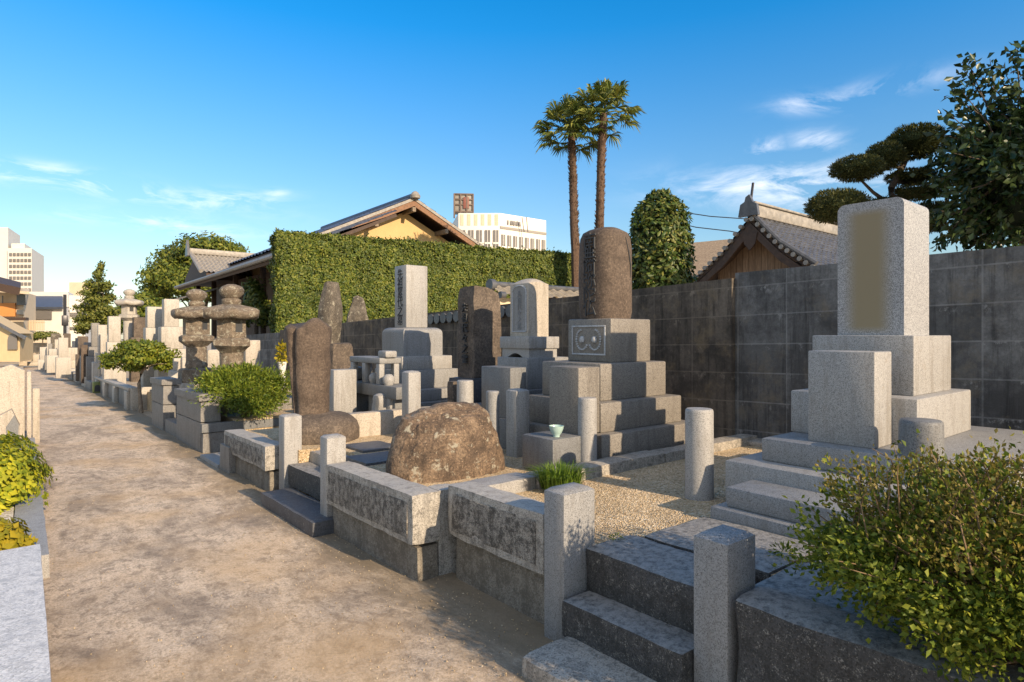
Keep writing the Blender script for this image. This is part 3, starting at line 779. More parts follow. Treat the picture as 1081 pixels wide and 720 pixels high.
# T6 brown lobed stele on drum base with disc
t = thing('stele', 'tall lobed brown stele on a round drum base between the gate posts', 'stele', (2.42, 6.42, .28))
c = (2.395, 6.48)
dc = (2.50, 6.36)
MB().lathe(dc, [(0,.24),(.36,.24),(.385,.30),(.385,.40),(.36,.48),(.30,.535),(.22,.565),(0,.58)], 44, .018, 2).build('drum_base', 'brown_stone', t)
V = []; F = []; nr, na = 44, 72; H0, H1 = .55, 1.53
for j in range(nr+1):
    z = H0+(H1-H0)*j/nr; k = j/nr
    sc = (.96+.07*math.sin(k*2.6))*(1 if k < .94 else (1-((k-.94)/.06)**2*.30))
    for i in range(na):
        a = 2*math.pi*i/na; da = (math.degrees(a)-38.8-90) % 360        # 90 = picture-left side
        g1 = math.exp(-((da-72)/9.)**2)*.24+math.exp(-((da-150)/9.)**2)*.04
        lf = math.exp(-((((da-12+180) % 360)-180)/45.)**2)
        r_ = .23*(1-g1*(1 if k < .97 else .5))*(1+lf*(-.52+.66*k))*(1.0-.06*(1-k))
        p = Vector((c[0]+r_*sc*math.cos(a), c[1]+r_*sc*math.sin(a), z+(.03*math.sin(a*3)+.03*math.cos(a-R(300)) if k > .8 else 0)*(k-.8)*5))
        V.append(p+noise.noise_vector(p*4)*.016+noise.noise_vector(Vector((p.x*18, p.y*18, p.z*3)))*.006)
for j in range(nr):
    for i in range(na): F.append((j*na+i, j*na+(i+1) % na, (j+1)*na+(i+1) % na, (j+1)*na+i))
F.append(tuple(nr*na+i for i in range(na)))
MB().add(V, F).build('pillar', 'stele_brown', t)
p = W(359.5, 411, 7.6)
single('stone_block', MB().box(p.x-.13, p.x+.17, p.y-.1, p.y+.1, .2, p.z+.25, .008), 'granite_light', 'plain pale granite block right behind the lobed stele', 'stone block', (p.x, p.y, .2))
p = W(357, 372, 9.2)
t = thing('stele', 'tall grey natural slab on a brown block behind the lobed stele', 'stele', (p.x, p.y, .2))
MB().rbox(p.x-.17, p.x+.17, p.y-.2, p.y+.18, .2, EYE-8/640*9.2, .05, .06, .02, 4).build('base_block', 'brown_stone', t)
def natural_slab(cx, cy, w, d, z0, z1, point=.5, seed=0, rot=0):
    b = bmesh.new(); bmesh.ops.create_cube(b, size=1); bmesh.ops.subdivide_edges(b, edges=b.edges[:], cuts=14, use_grid_fill=True)
    rm = Matrix.Rotation(rot, 3, 'Z')
    for v in b.verts:
        p = v.co.copy(); z = p.z+.5
        k = (1-point*max(0, (z-.55)/.45)**1.8)*(.86+.14*min(1, z*2.5))
        l = (p.xy.length/.5 if p.xy.length > 0 else 1); sq = 1-.16*(max(abs(p.x), abs(p.y)) > .3)*(abs(p.x*p.y)*4)
        q = rm @ Vector((p.x*w*k*sq, p.y*d*k*sq, 0)); q = Vector((cx+q.x, cy+q.y, z0+(z1-z0)*z-.25*(z1-z0)*point*max(0, z-.8)*(abs(p.x)+abs(p.y))))
        v.co = q+noise.noise_vector(q*2.5+Vector((seed, 0, 0)))*w*.10+noise.noise_vector(q*9)*w*.03
    return MB().bm(b)
p = W(348.5, 330, 9.2)
natural_slab(p.x, p.y, .36, .26, EYE-10/640*9.2, EYE+57/640*9.2, .45, 2, R(30)).build('slab', 'stele_grey', t)
p = W(378, 330, 15.2)
single('stele', natural_slab(p.x, p.y, .66, .3, -.1, EYE+42/640*15.2, .62, 5, R(-40)), 'stele_grey', 'pointed grey natural stone showing above the wall before the hedge', 'stele', (p.x, p.y, -.1))
# ================================================================== PLANTER, LANTERNS AND PLOTS FURTHER ALONG
t = thing('planter', 'low grey granite planter holding the spreading juniper', 'planter', (2.3, 9.2, -.2))
MB().rbox(1.88, 3.2, 9.0, 9.11, -.25, .27, .012, .08, .004, 4, True).build('wall', 'granite_grey2', t)
MB().rbox(1.86, 3.2, 8.98, 9.115, .275, .40, .012, .08, .004, 4, True).build('coping', 'granite_blue', t)
MB().box(1.9, 3.2, 9.12, 9.9, .0, .30, .01, 0, True).build('soil', 'rubble', t)
single('entry_slab', MB().rbox(1.78, 2.15, 7.76, 8.7, -.06, .045, .012, .08, .004, 4, True), 'granite_light', 'pale entry slab at ground level before the juniper planter', 'slab', (1.95, 8.2, -.18))
def pier(label, x0, x1, y0, y1, h1):
    t = thing('stone_pier', label, 'pier', ((x0+x1)/2, (y0+y1)/2, gz((y0+y1)/2)), 'capped plot piers')
    MB().rbox(x0+.02, x1-.02, y0+.02, y1-.02, -.1, h1*.50, .012, .09, .004, 4, True).build('lower_course', 'granite_grey2', t)
    MB().rbox(x0+.02, x1-.02, y0+.02, y1-.02, h1*.505, h1-.115, .012, .09, .004, 4, True).build('upper_course', 'granite_grey2', t)
    MB().rbox(x0-.01, x1+.01, y0-.01, y1+.01, h1-.11, h1, .014, .08, .004, 4, True).build('cap', 'granite_grey2', t)
pier('capped granite pier beside the juniper, nearer of the two', 1.86, 2.16, 9.125, 10.84, .80)
pier('capped granite pier before the small tree, farther of the two', 1.86, 2.16, 12.0, 13.25, .90)
t = thing('lantern_platform', 'granite platform under the two brown stone lanterns', 'platform', (2.8, 11.2, -.2))
MB().rbox(2.165, 3.6, 10.0, 12.9, -.1, .60, .01, .12, .004, 4, True).build('platform', 'granite_grey2', t)
MB().rbox(1.9, 2.16, 10.86, 11.98, -.1, .22, .01, .12, .004, 4, True).build('step', 'granite_grey2', t)
MB().rbox(2.16, 3.2, 9.92, 9.99, .2, .55, .01, .12, .004, 4, True).build('riser', 'granite_grey2', t)

def lantern(label, cx, cy, zb, s=1.0, mat='lantern_stone', rot=.3, seed=0, tall=.40):
    t = thing('stone_lantern', label, 'stone lantern', (cx, cy, zb), 'stone lanterns')
    z = zb; c = (cx, cy)
    MB().lathe(c, [(0,z-.25),(.30*s,z-.25),(.30*s,z-.02),(.26*s,z),(0,z)], 6, .012, seed, 0, rot).build('foot', mat, t)
    MB().lathe(c, [(.17*s,z),(.185*s,z+.06*s),(.165*s,z+.12*s),(.165*s,z+(tall-.02)*s)], 28, .010, seed+1).build('shaft', mat, t)
    z += tall*s
    MB().lathe(c, [(0,z-.02),(.18*s,z-.02),(.25*s,z+.05*s),(.295*s,z+.085*s),(.295*s,z+.17*s),(.25*s,z+.195*s),(0,z+.20*s)], 6, .016, seed+2, 0, rot).build('platform', mat, t)
    z += .195*s
    fb = MB().lathe(c, [(0,z),(.225*s,z),(.225*s,z+.30*s),(0,z+.30*s)], 6, .010, seed+3, 0, rot)
    f = fb.build('fire_box', mat, t)
    for k in range(6):
        a = rot+math.pi/6+k*math.pi/3
        if k % 2: continue
        r_ = .196*s; ca, sa = math.cos(a), math.sin(a)
        q = []
        for (u, w_) in ((-.055,.09),(.055,.09),(.055,.22),(-.055,.22)): q.append((cx+ca*r_-sa*u*s, cy+sa*r_+ca*u*s, z+w_*s))
        MB().slab(*q, .02).build('light_opening', 'ink', f)
    z += .30*s
    # cap: hexagonal hood with lifted corners
    V = []; F = []; nA = 48; pr = [(.20,0),(.37,-.02),(.41,.015),(.415,.085),(.37,.125),(.26,.165),(.15,.20),(.10,.22)]
    for (r_, h) in pr:
        for i in range(nA):
            a = 2*math.pi*i/nA; k = abs(math.cos(3*(a-rot)))
            hx = .866/math.cos(((a-rot) % (math.pi/3))-math.pi/6); rr = r_*s*(1+(hx/.94-1)*min(1, r_/.25)); p = Vector((cx+rr*math.cos(a), cy+rr*math.sin(a), z+s*(h+.035*k**5*(r_/.4)**3)))
            V.append(p+noise.noise_vector(p*9+Vector((seed,0,0)))*.012*s)
    for j in range(len(pr)-1):
        for i in range(nA): F.append((j*nA+i, j*nA+(i+1) % nA, (j+1)*nA+(i+1) % nA, (j+1)*nA+i))
    F.append(tuple(range(nA))[::-1]); F.append(tuple((len(pr)-1)*nA+i for i in range(nA)))
    MB().add(V, F).build('cap', mat, t, None, 60)
    z += .20*s
    MB().lathe(c, [(.10*s,z-.02),(.14*s,z+.03*s),(.14*s,z+.075*s),(.10*s,z+.10*s),(.11*s,z+.11*s),(.165*s,z+.17*s),(.175*s,z+.22*s),(.14*s,z+.275*s),(.06*s,z+.31*s),(0,z+.315*s)], 28, .010, seed+5).build('jewel', mat, t)
p = W(244.5, 395, 9.15); zt = EYE+54/640*9.15
lantern('larger brown stone lantern behind the juniper, nearer of the pair', p.x, p.y, zt-1.41*1.0, 1.0, seed=1)
p = W(207.5, 395, 11.0); zt = EYE+49/640*11.0
lantern('smaller brown stone lantern of the pair, behind the farther pier', p.x, p.y, zt-1.41*1.02, 1.02, seed=11, rot=.55)
p = W(136.5, 350, 22.5)
lantern('tall pale stone lantern with a wide cap among the far graves', p.x, p.y, EYE+47/640*22.5-2.42, 1.15, 'granite_far', .2, 21, 1.15)

# generic grave for the rows beyond
def grave(label, px, w, wid, ytop, tiers, mat, cat='gravestone', group='grave pillars beyond the lanterns', name='tombstone', dep=None):
    """pillar of width wid metres whose top is seen at row ytop; tiers = [(row of top, width)] below it"""
    p = W(px, 354, w); g0 = gz(p.y)+.15; dep = dep or wid
    t = thing(name, label, cat, (p.x, p.y, g0), group)
    zt = EYE+(354-ytop)/640*w
    prev = EYE+(354-tiers[0][0])/640*w if tiers else g0
    MB().box(p.x-wid/2, p.x+wid/2, p.y-dep/2, p.y+dep/2, prev, zt, .02).build('shaft', mat, t)
    for i, (yt, wd) in enumerate(tiers):
        z1 = EYE+(354-yt)/640*w; z0 = EYE+(354-tiers[i+1][0])/640*w if i+1 < len(tiers) else g0
        MB().box(p.x-wd/2, p.x+wd/2, p.y-wd/2, p.y+wd/2, z0, z1, .02).build('tier', mat, t)
    return t
grave('pale wide pillar grave left of the smaller brown lantern, taller of two', 180, 15, .33, 316, [(345, .48), (368, .62)], 'granite_far')
grave('pale wide pillar grave left of the smaller brown lantern, shorter of two', 162.5, 15.5, .34, 324, [(346, .42), (366, .55)], 'granite_far')
grave('slim pale stele between the twin pillars and the pale lantern', 120.5, 19.5, .33, 334, [(361, .42), (372, .6)], 'granite_far')
grave('pale pillar grave right of the twin graves above the small tree', 108, 22, .27, 343, [(372, .4), (382, .6)], 'granite_far')
grave('greyish pillar grave left of the twin above the small tree', 100.5, 24, .27, 341, [(366, .45), (376, .6)], 'granite_grey2')
grave('thin white memorial stake before the twin grave pillars', 105, 20.5, .06, 353, [], 'granite_warm', 'memorial stake')
grave('dark brown stele left of the twin grave pillars', 87.5, 26, .36, 355, [(374, .5)], 'brown_stone', name='stele')
grave('reddish brown stub before the dark brown stele', 89, 24, .22, 364, [], 'stele_brown', name='stele')
grave('brown slab just right of the pale stone lantern', 147.5, 22, .42, 335, [(356, .6)], 'brown_stone', name='stele')
grave('low pale grave base glimpsed right of the small tree crown', 196, 13.2, .17, 377, [(391, .3)], 'granite_far')
grave('second low pale grave glimpsed left of the smaller lantern', 187, 13.2, .15, 378, [(391, .3)], 'granite_far')
grave('pale arched grave glimpsed between the two brown lanterns', 226, 11.8, .30, 369, [(391, .45)], 'granite_far')
grave('cream grave with a dark carved side right of the larger lantern', 265, 11.0, .26, 359, [(390, .4)], 'granite_warm')
p = W(273, 375, 10.9)
# vase with flowers
p = W(298, 386, 9.6)
t = thing('flower_vase', 'white vase with yellow-green sprigs beside the lobed stele', 'vase', (p.x, p.y, p.z-.35))
MB().lathe((p.x, p.y), [(0,p.z-.35),(.05,p.z-.35),(.045,p.z-.1),(.07,p.z+.06),(.06,p.z+.06),(0,p.z)], 20).build('vase', 'white_pot', t)
rg = np.random.default_rng(3)
P, D = blob_points((p.x, p.y, p.z+.19), (.07, .07, .16), 240, rg, .8)
leaf_mesh('sprigs', P, D, .06, .035, 'leaf_gold', t, seed=3)

# pilastered low wall with the row of posts
t = thing('low_wall', 'low plot wall with pale projecting piers behind the small leaning tree', 'wall', (2.1, 21, -.45))
MB().box(2.0, 2.12, 16.95, 26, -.1, .44, .01, 0, True).build('panel', 'granite_grey2', t)
MB().box(1.97, 2.5, 16.80, 16.94, -.1, .53, .01, 0, True).build('end_panel', 'granite_far', t)
MB().box(1.93, 2.15, 16.95, 26, .445, .52, .01, 0, True).build('coping', 'granite_far', t)
for y in (17.0, 19.6, 22.2, 24.8): MB().box(1.90, 1.998, y, y+.5, -.1, .44, .01, 0, True).build('pier', 'granite_far', t)
p = W(102.5, 412, 20.5)
t = thing('bin', 'small mossy green box at the lane edge before the low wall', 'bin', (p.x, p.y, gz(p.y)))
MB().box(p.x-.13, p.x+.13, p.y-.12, p.y+.12, gz(p.y), gz(p.y)+.38, .03).build('box', 'green_bin', t)
MB().prism([(p.x-.08, gz(p.y)+.05), (p.x+.08, gz(p.y)+.05)]+[(p.x+.08*math.cos(R(a)), gz(p.y)+.2+.08*math.sin(R(a))) for a in range(0, 181, 30)], 'y', p.y-.128, p.y-.121).build('opening', 'ink', t)

far = [  # label, px, w, width, top row, tiers, mat
 ('white block grave at the near end of the far row', 103, 25, .55, 384, [(395, .8)], 'granite_far'),
 ('tall white gate post, right one of two in the far row', 72.5, 33, .22, 367, [], 'granite_warm'),
 ('tall white gate post, left one of two in the far row', 62.5, 38, .2, 364, [], 'granite_warm'),
 ('broad white grave just right of the right white gate post', 80, 34, .45, 367, [(380, .8)], 'granite_warm'),
 ('short white post before the white block grave', 84.5, 28, .28, 379, [], 'granite_far'),
 ('second short white post before the white block grave', 89, 27, .16, 380, [], 'granite_far'),
 ('brown-grey stele left of the tall white gate posts', 58.5, 42, .5, 352, [(370, .8)], 'stele_grey'),
 ('thin pale stake above the left white gate post', 66, 40, .14, 354, [], 'granite_warm'),
 ('dark slim stele between the white gate posts', 70.5, 41, .42, 352, [(368, .7)], 'brown_stone'),
 ('grey grave with round dark opening far down the lane', 54, 42, .7, 377, [], 'granite_grey2'),
 ('far dark-topped bench grave next to the pale far post', 49, 47, .9, 375, [], 'granite_grey2'),
 ('pale far post at the end of the row', 47, 46, .14, 376, [], 'granite_warm'),
 ('cream grave block at the lane end', 40, 58, .9, 374, [(382, 1.6)], 'granite_warm'),
]
for l_, px, w, wd, yt, ti, m_ in far: grave(l_, px, w, wd, yt, ti, m_, group='grave stones in the far row')
rnd = random.Random(5)
for i in range(22):
    px = rnd.uniform(44, 98); w = rnd.uniform(30, 58)*(1.2-.004*px)
    grave('small pale gravestone in the far crowd by the lane end', px, w, rnd.uniform(.2, .4), rnd.uniform(356, 372), [(rnd.uniform(374, 380), .6)], rnd.choice(['granite_far', 'granite_warm', 'granite_grey2']), group='gravestones crowded at the lane end')
t = thing('kerb_row', 'long low kerb with gaps along the far lane edge', 'kerb', (2, 40, -1))
for i in range(16):
    y = 26.3+i*2.5; MB().box(1.85, 2.1, y, y+2.1, -.1, .30+.1*(i % 3), .01, 0, True).build('kerb_stone', ('granite_grey2', 'granite_far')[i % 2], t)

# small leaning tree at the lane edge
t = thing('tree', 'small leaning tree with pale trunk before the low pilastered wall', 'tree', (1.86, 16.2, gz(16.2)))
b0 = W(149, 434, 13.8); 
pts = [W(149, 436, 13.8), W(148, 420, 13.85), W(146.5, 405, 13.9), W(149, 394, 13.9), W(152, 388, 13.9)]
tr = MB().tube(pts, [.05,.04,.035,.032,.025], 10, .01)
for q in ((135, 380), (165, 378), (150, 368), (176, 384), (122, 384)): tr.tube([W(150, 391, 13.9), W((150+q[0])/2, (388+q[1])/2-2, 13.9+rnd.uniform(-.2, .2)), W(q[0], q[1], 13.9+rnd.uniform(-.3, .3))], [.026,.018,.008], 7)
tr.build('trunk', 'bark_pale', t)
rg = np.random.default_rng(12); PP = []; DD = []
for (px, py, rx, rz, dw) in ((128,377,.36,.17,.1),(148,369,.42,.20,-.1),(170,375,.36,.18,.1),(184,383,.24,.12,.2),(118,384,.22,.11,0),(150,380,.45,.14,-.2),(137,366,.25,.12,.2),(163,366,.22,.10,0),(140,388,.22,.08,-.1),(172,388,.18,.07,.1),(113,378,.14,.08,.2)):
    c = W(px, py, 13.9+dw); P, D = blob_points(c, (rx, rx, rz), int(2600*rx), rg, .8, .35, 3, seed=px); PP.append(P); DD.append(D)
leaf_mesh('crown', np.concatenate(PP), np.concatenate(DD), .085, .05, 'leaf_tree', t, seed=5, upbias=.2, face=True)

# spreading juniper in the planter
c = W(258, 410, 8.75)
t = thing('shrub', 'spreading bright green juniper in the grey planter', 'shrub', (c.x, c.y, .2))
PP = []; DD = []; rg = np.random.default_rng(8)
for (px, py, rx, rz, dw) in ((235,404,.26,.16,-.1),(255,398,.34,.15,.1),(250,415,.36,.20,-.25),(275,402,.28,.16,.2),(292,406,.24,.18,.35),(268,420,.30,.16,-.1),(232,412,.22,.15,0),(270,430,.20,.10,-.3),(286,420,.22,.14,.15),(222,402,.15,.10,.1),(262,392,.2,.08,.3),(240,393,.16,.07,.2)):
    cc = W(px, py, 8.75+dw); P, D = blob_points(cc, (rx, rx, rz), int(6500*rx), rg, .55, .6, 4, seed=px); PP.append(P); DD.append(D)
leaf_mesh('foliage', np.concatenate(PP), np.concatenate(DD), .055, .018, 'leaf_shrub', t, seed=6, upbias=.15)
MB().tube([W(258, 428, 8.8)-Vector((0,0,.3)), W(256, 418, 8.75), W(262, 405, 8.75)], [.05,.04,.02], 8).build('stem', 'bark', t)

# ================================================================== BLOCK WALL
t = thing('block_wall', 'long grey concrete block wall with vertical stains behind the graves', 'wall', (5.6, 6, 0))
def slopewall(mbx, x0, x1, ya, yb, za, zb, n=1):
    return mbx.prism([(ya, -.2-S*ya), (yb, -.2-S*yb), (yb, zb), (ya, za)], 'x', x0, x1)
slopewall(MB(), 5.60, 5.75, -4, 3.36, 2.08, 2.03).build('grey_section', 'block_grey', t)
slopewall(MB(), 5.545, 5.70, 3.365, 17.2, 1.975, 1.545).build('brown_section', 'block_brown', t)
MB().rbox(5.53, 5.72, 3.37, 17.2, 0, .001, .0004).v if False else None
slopewall(MB(), 5.75, 5.9, 17.21, 26, 1.50, 1.3).build('far_section', 'block_grey', t)
MB().box(5.35, 5.595, 2.2, 3.30, .34, .40, .02).build('footing', 'granite_dirty', t)

# tile-coped fence behind the wall
def wavy(a, b, c, d, n, amp, th=.02):
    """tiled slope: a-b along the eave, d-c along the ridge; n round tile rows"""
    a, b, c, d = map(Vector, (a, b, c, d)); nrm = (b-a).cross(d-a).normalized()
    if nrm.z < 0: nrm = -nrm
    K = n*6; rows = 8; V = []; F = []
    for j in range(rows+1):
        for sub in (0, 1):
            tt = min(1, (j+sub*.98)/rows) if j < rows else 1
            for i in range(K+1):
                u = i/K; ph = (u*n) % 1
                h = amp*max(0, math.cos((ph-.5)*2*math.pi))**.7 if abs(ph-.5) < .25 else -amp*.25*math.cos((ph)*2*math.pi)
                p = (a.lerp(b, u)).lerp(d.lerp(c, u), tt)
                V.append(p+nrm*(h+(.025 if sub == 0 else 0)))
            if j == rows: break
    nr = len(V)//(K+1)
    for j in range(nr-1):
        for i in range(K): F.append((j*(K+1)+i, j*(K+1)+i+1, (j+1)*(K+1)+i+1, (j+1)*(K+1)+i))
    return V, F
t = thing('tiled_coping_wall', 'old wall with a pale tiled coping showing above the block wall', 'wall', (8, 8.38, 0))
MB().box(6.35, 11, 8.30, 8.46, -.3, 2.05, 0).build('wall', 'plaster_cream', t)
V, F = wavy((6.3, 8.05, 2.06), (11, 8.05, 2.06), (11, 8.38, 2.24), (6.3, 8.38, 2.24), 22, .03); MB().add(V, F).build('tiles', 'tile_lit', t)
MB().tube([(6.3, 8.38, 2.28), (11, 8.38, 2.28)], .055, 12).build('ridge_tile', 'tile_grey', t)
MB().tube([(6.24, 8.38, 2.27), (6.34, 8.38, 2.27)], .10, 16).tube([(6.24, 8.08, 2.08), (6.34, 8.08, 2.08)], .06, 12).build('end_tile', 'tile_grey', t)
t = thing('wall_coping', 'short run of dark coping tiles on the block wall behind the tall pale pillar', 'coping', (5.62, 7.8, 1.7))
for k in range(12): MB().tube([(5.50, 6.9+k*.2, 1.87-.0333*(3.5+k*.2)), (5.75, 6.9+k*.2, 1.87-.0333*(3.5+k*.2))], .09, 10).build('tile', 'tile_grey', t)

# ================================================================== RIGHT FOREGROUND BUSH
c = Vector((2.27, .46, .69))
t = thing('shrub', 'large twiggy boxwood bush overhanging the dark near kerb', 'shrub', (2.5, .6, .42))
rg = np.random.default_rng(21)
tw = MB(); PP = []; DD = []; PT = []; DT = []
def bush_r(d): return 1+.20*noise.noise(Vector(d)*2.2+Vector((3,1,4)))*2+.07*noise.noise(Vector(d)*6)
for k in range(900):
    d = rg.normal(0, 1, 3); d[2] = abs(d[2])*1.05-.42; d /= np.linalg.norm(d)
    rr = bush_r(d)*rg.uniform(.78, 1.05)
    tip = np.array(c)+d*np.array((.44,.56,.35))*rr
    if tip[2] < .45 and tip[0] > 1.97: tip[2] = .47+rg.random()*.06
    root = np.array((2.36+rg.normal(0,.08), .50+rg.normal(0,.13), .44))
    if d[2] < .1: root = root+(tip-root)*.25+np.array((0,0,.12))
    mid = root*.5+tip*.5+rg.normal(0, .04, 3)+np.array((0,0,.03))
    if k % 3 == 0: tw.tube([root, mid, tip], [.0055,.0035,.0015], 4)
    top = d[2] > .35
    nl = 62 if not top else 46
    for q in range(nl):
        f = 1-rg.random()**1.7*.62
        p = (root*(1-f)**2+2*mid*f*(1-f)+tip*f*f)+rg.normal(0, .022, 3)
        (PT if top and rg.random() < .65 else PP).append(p); (DT if False else None)
        dd = (tip-mid)*2+rg.normal(0, .12, 3)
        if len(PT) > len(DT): DT.append(dd)
        else: DD.append(dd)
for k in range(70):   # bare sprays poking out of the crown
    a = rg.uniform(0, 6.28); r0 = rg.uniform(.1, .9)
    b0 = np.array((c.x+.42*r0*math.cos(a), c.y+.52*r0*math.sin(a), c.z+.30*math.sqrt(max(0, 1-r0*r0*.8))))
    tip = b0+np.array((rg.normal(0,.05), rg.normal(0,.05), rg.uniform(.03,.09)))
    tw.tube([b0-np.array((0,0,.12)), (b0+tip)/2+rg.normal(0,.01,3), tip], [.003,.002,.001], 4)
    for q in range(7):
        f = rg.random(); PT.append(b0+(tip-b0)*f+rg.normal(0,.008,3)); DT.append((tip-b0)+rg.normal(0,.05,3))
tw.build('twigs', 'twig', t)
leaf_mesh('leaves', np.array(PP), np.array(DD), .023, .014, 'leaf_bush', t, seed=31, upbias=.15)
leaf_mesh('top_leaves', np.array(PT), np.array(DT), .018, .010, 'leaf_bush_top', t, seed=32, upbias=.2)

# grass tuft behind the near kerb
c = G(592, 512, .46)
t = thing('grass_tuft', 'bushy green grass tuft behind the square post left of the steps', 'grass tuft', (c.x, c.y, .40))
rg = np.random.default_rng(2); V = []; F = []
for k in range(950):
    a = rg.uniform(0, 6.28); r0 = rg.random()**.5*.13
    b0 = np.array((c.x+r0*math.cos(a), c.y+r0*math.sin(a), .37)); ln = rg.uniform(.10, .20); sp = rg.uniform(.15, .9)
    dx = np.array((math.cos(a+rg.normal(0,.5)), math.sin(a+rg.normal(0,.5)), 0)); sd = np.array((-dx[1], dx[0], 0))*rg.uniform(.0022,.0045)
    o = len(V); m1 = b0+dx*ln*sp*.35+np.array((0,0,ln*.65)); m2 = b0+dx*ln*sp+np.array((0,0,ln*(1-.35*sp)))
    V += [b0-sd, b0+sd, m1+sd, m1-sd, m2]; F += [(o,o+1,o+2,o+3), (o+3,o+2,o+4)]
me = bpy.data.meshes.new('blades'); me.from_pydata([tuple(Vector(v)-t.location) for v in V], [], F); me.materials.append(M['grass_blade'])
o = bpy.data.objects.new('blades', me); COL.objects.link(o); o.parent = t
def sprig(label, px, py, h, n, s, mat, seed, name='weed'):
    c = G(px, py, h); rg = np.random.default_rng(seed)
    P, D = blob_points((c.x, c.y, c.z+s*.4), (s, s, s*.6), n, rg, .8)
    o = leaf_mesh(name, P, D, s*.55, s*.2, mat, None, c, seed=seed); return tag(o, label, 'weed', 'weeds at the kerb foot')
sprig('tiny weeds in the joint beside the gravel and near paving', 650, 570, .43, 60, .03, 'leaf_bush', 3)
sprig('small weeds at the foot of the paving under the bush', 828, 588, .44, 90, .05, 'leaf_tree', 4)

# ================================================================== LEFT SIDE OF THE LANE
t = thing('stone_plot_edge', 'white terrazzo slab edge of the left plot at the lower left corner', 'slab', (-.6, 4, .1))
MB().rbox(-1.7, .078, 1.0, 4.72, .165, .225, .008, .1, .002, 5, True).build('slab', 'white_slab', t)
MB().rbox(-1.65, .06, 1.0, 4.70, -.1, .16, .01, .1, .004, 5, True).build('side', 'kerb_base', t)
t = thing('planting_bed', 'pebbled concrete planting strip with a grey kerb on the left', 'planter', (-.5, 6.5, -.1))
MB().box(-1.7, -.065, 4.73, 11.0, -.2, .135, .006, 0, True).build('pebble_top', 'pebble', t)
MB().rbox(-.063, .125, 4.73, 11.4, -.2, .150, .012, .1, .003, 4, True).build('kerb', 'granite_light', t)
MB().rbox(-1.7, -.10, 5.35, 5.85, .136, .150, .006, .1, .002, 4, True).build('cross_kerb', 'pebble', t)
def euonymus(label, cx, cy, rx, ry, rz, n, seed, mat, h0=.12):
    rg = np.random.default_rng(seed); z = gz(cy)+h0
    t = thing('shrub', label, 'shrub', (cx, cy, z), 'golden shrubs left of the lane')
    d = rg.normal(0, 1, (n, 3)); d[:, 2] = np.abs(d[:, 2]); d /= np.linalg.norm(d, axis=1, keepdims=True)
    k = np.array([1+.28*noise.noise(Vector(x)*3+Vector((seed, 0, 0))) for x in d])
    sq = np.max(np.abs(d), axis=1)**-.45
    P = np.array((cx, cy, z))+d*np.array((rx, ry, rz))*(k*sq*(1-.45*rg.random(n)**1.5))[:, None]
    leaf_mesh('leaves', P, d+np.array((0,0,.3)), .066, .038, mat, t, seed=seed, face=True)
    MB().lathe((cx, cy), [(0,z),(rx*.6,z+.02),(rx*.65,z+rz*.4),(0,z+rz*.6)], 14, .03).build('stems', 'bark', t)
euonymus('bright yellow-green shrub at the left picture edge by the lane', -.46, 7.35, .62, 1.35, .46, 12000, 3, 'leaf_yellow')
euonymus('amber-tinted low shrub behind the white slab on the left', -.27, 5.10, .30, .30, .20, 2200, 4, 'leaf_gold')
euonymus('darker green shrub behind the left cream stones', -.75, 14.5, .35, 1.0, 1.05, 1500, 5, 'leaf_shrub')
t = thing('tombstone', 'cream left-hand stone with a pointed top and low shoulder block', 'gravestone', (-.2, 11.6, -.2), 'cream stones left of the lane')
pz = EYE-34/640*9.2
MB().prism([(-.42,-.2),(.005,-.2),(.005,pz-.03),(-.15,pz+.06),(-.42,pz-.05)], 'y', 11.5, 11.75).build('slab', 'granite_warm', t)
MB().prism([(-.80,-.2),(-.05,-.2),(-.05,.10),(-.14,.34),(-.34,.22),(-.80,.16)], 'y', 11.2, 11.45).build('shoulder_block', 'granite_warm', t)
MB().prism([(-.19,-.15),(-.07,-.15),(-.06,.12),(-.11,.26),(-.20,.10)], 'y', 11.18, 11.195).build('grey_patch', 'granite_blue', t)
post('slim cream post right of the pointed left-hand stone', .03, .085, 11.5, 11.7, .0, 1.13, 'granite_warm', 'cream posts left of the lane')
post('short cream post nearest the lane on the left side', .10, .19, 11.9, 12.1, .0, .86, 'granite_warm', 'cream posts left of the lane')

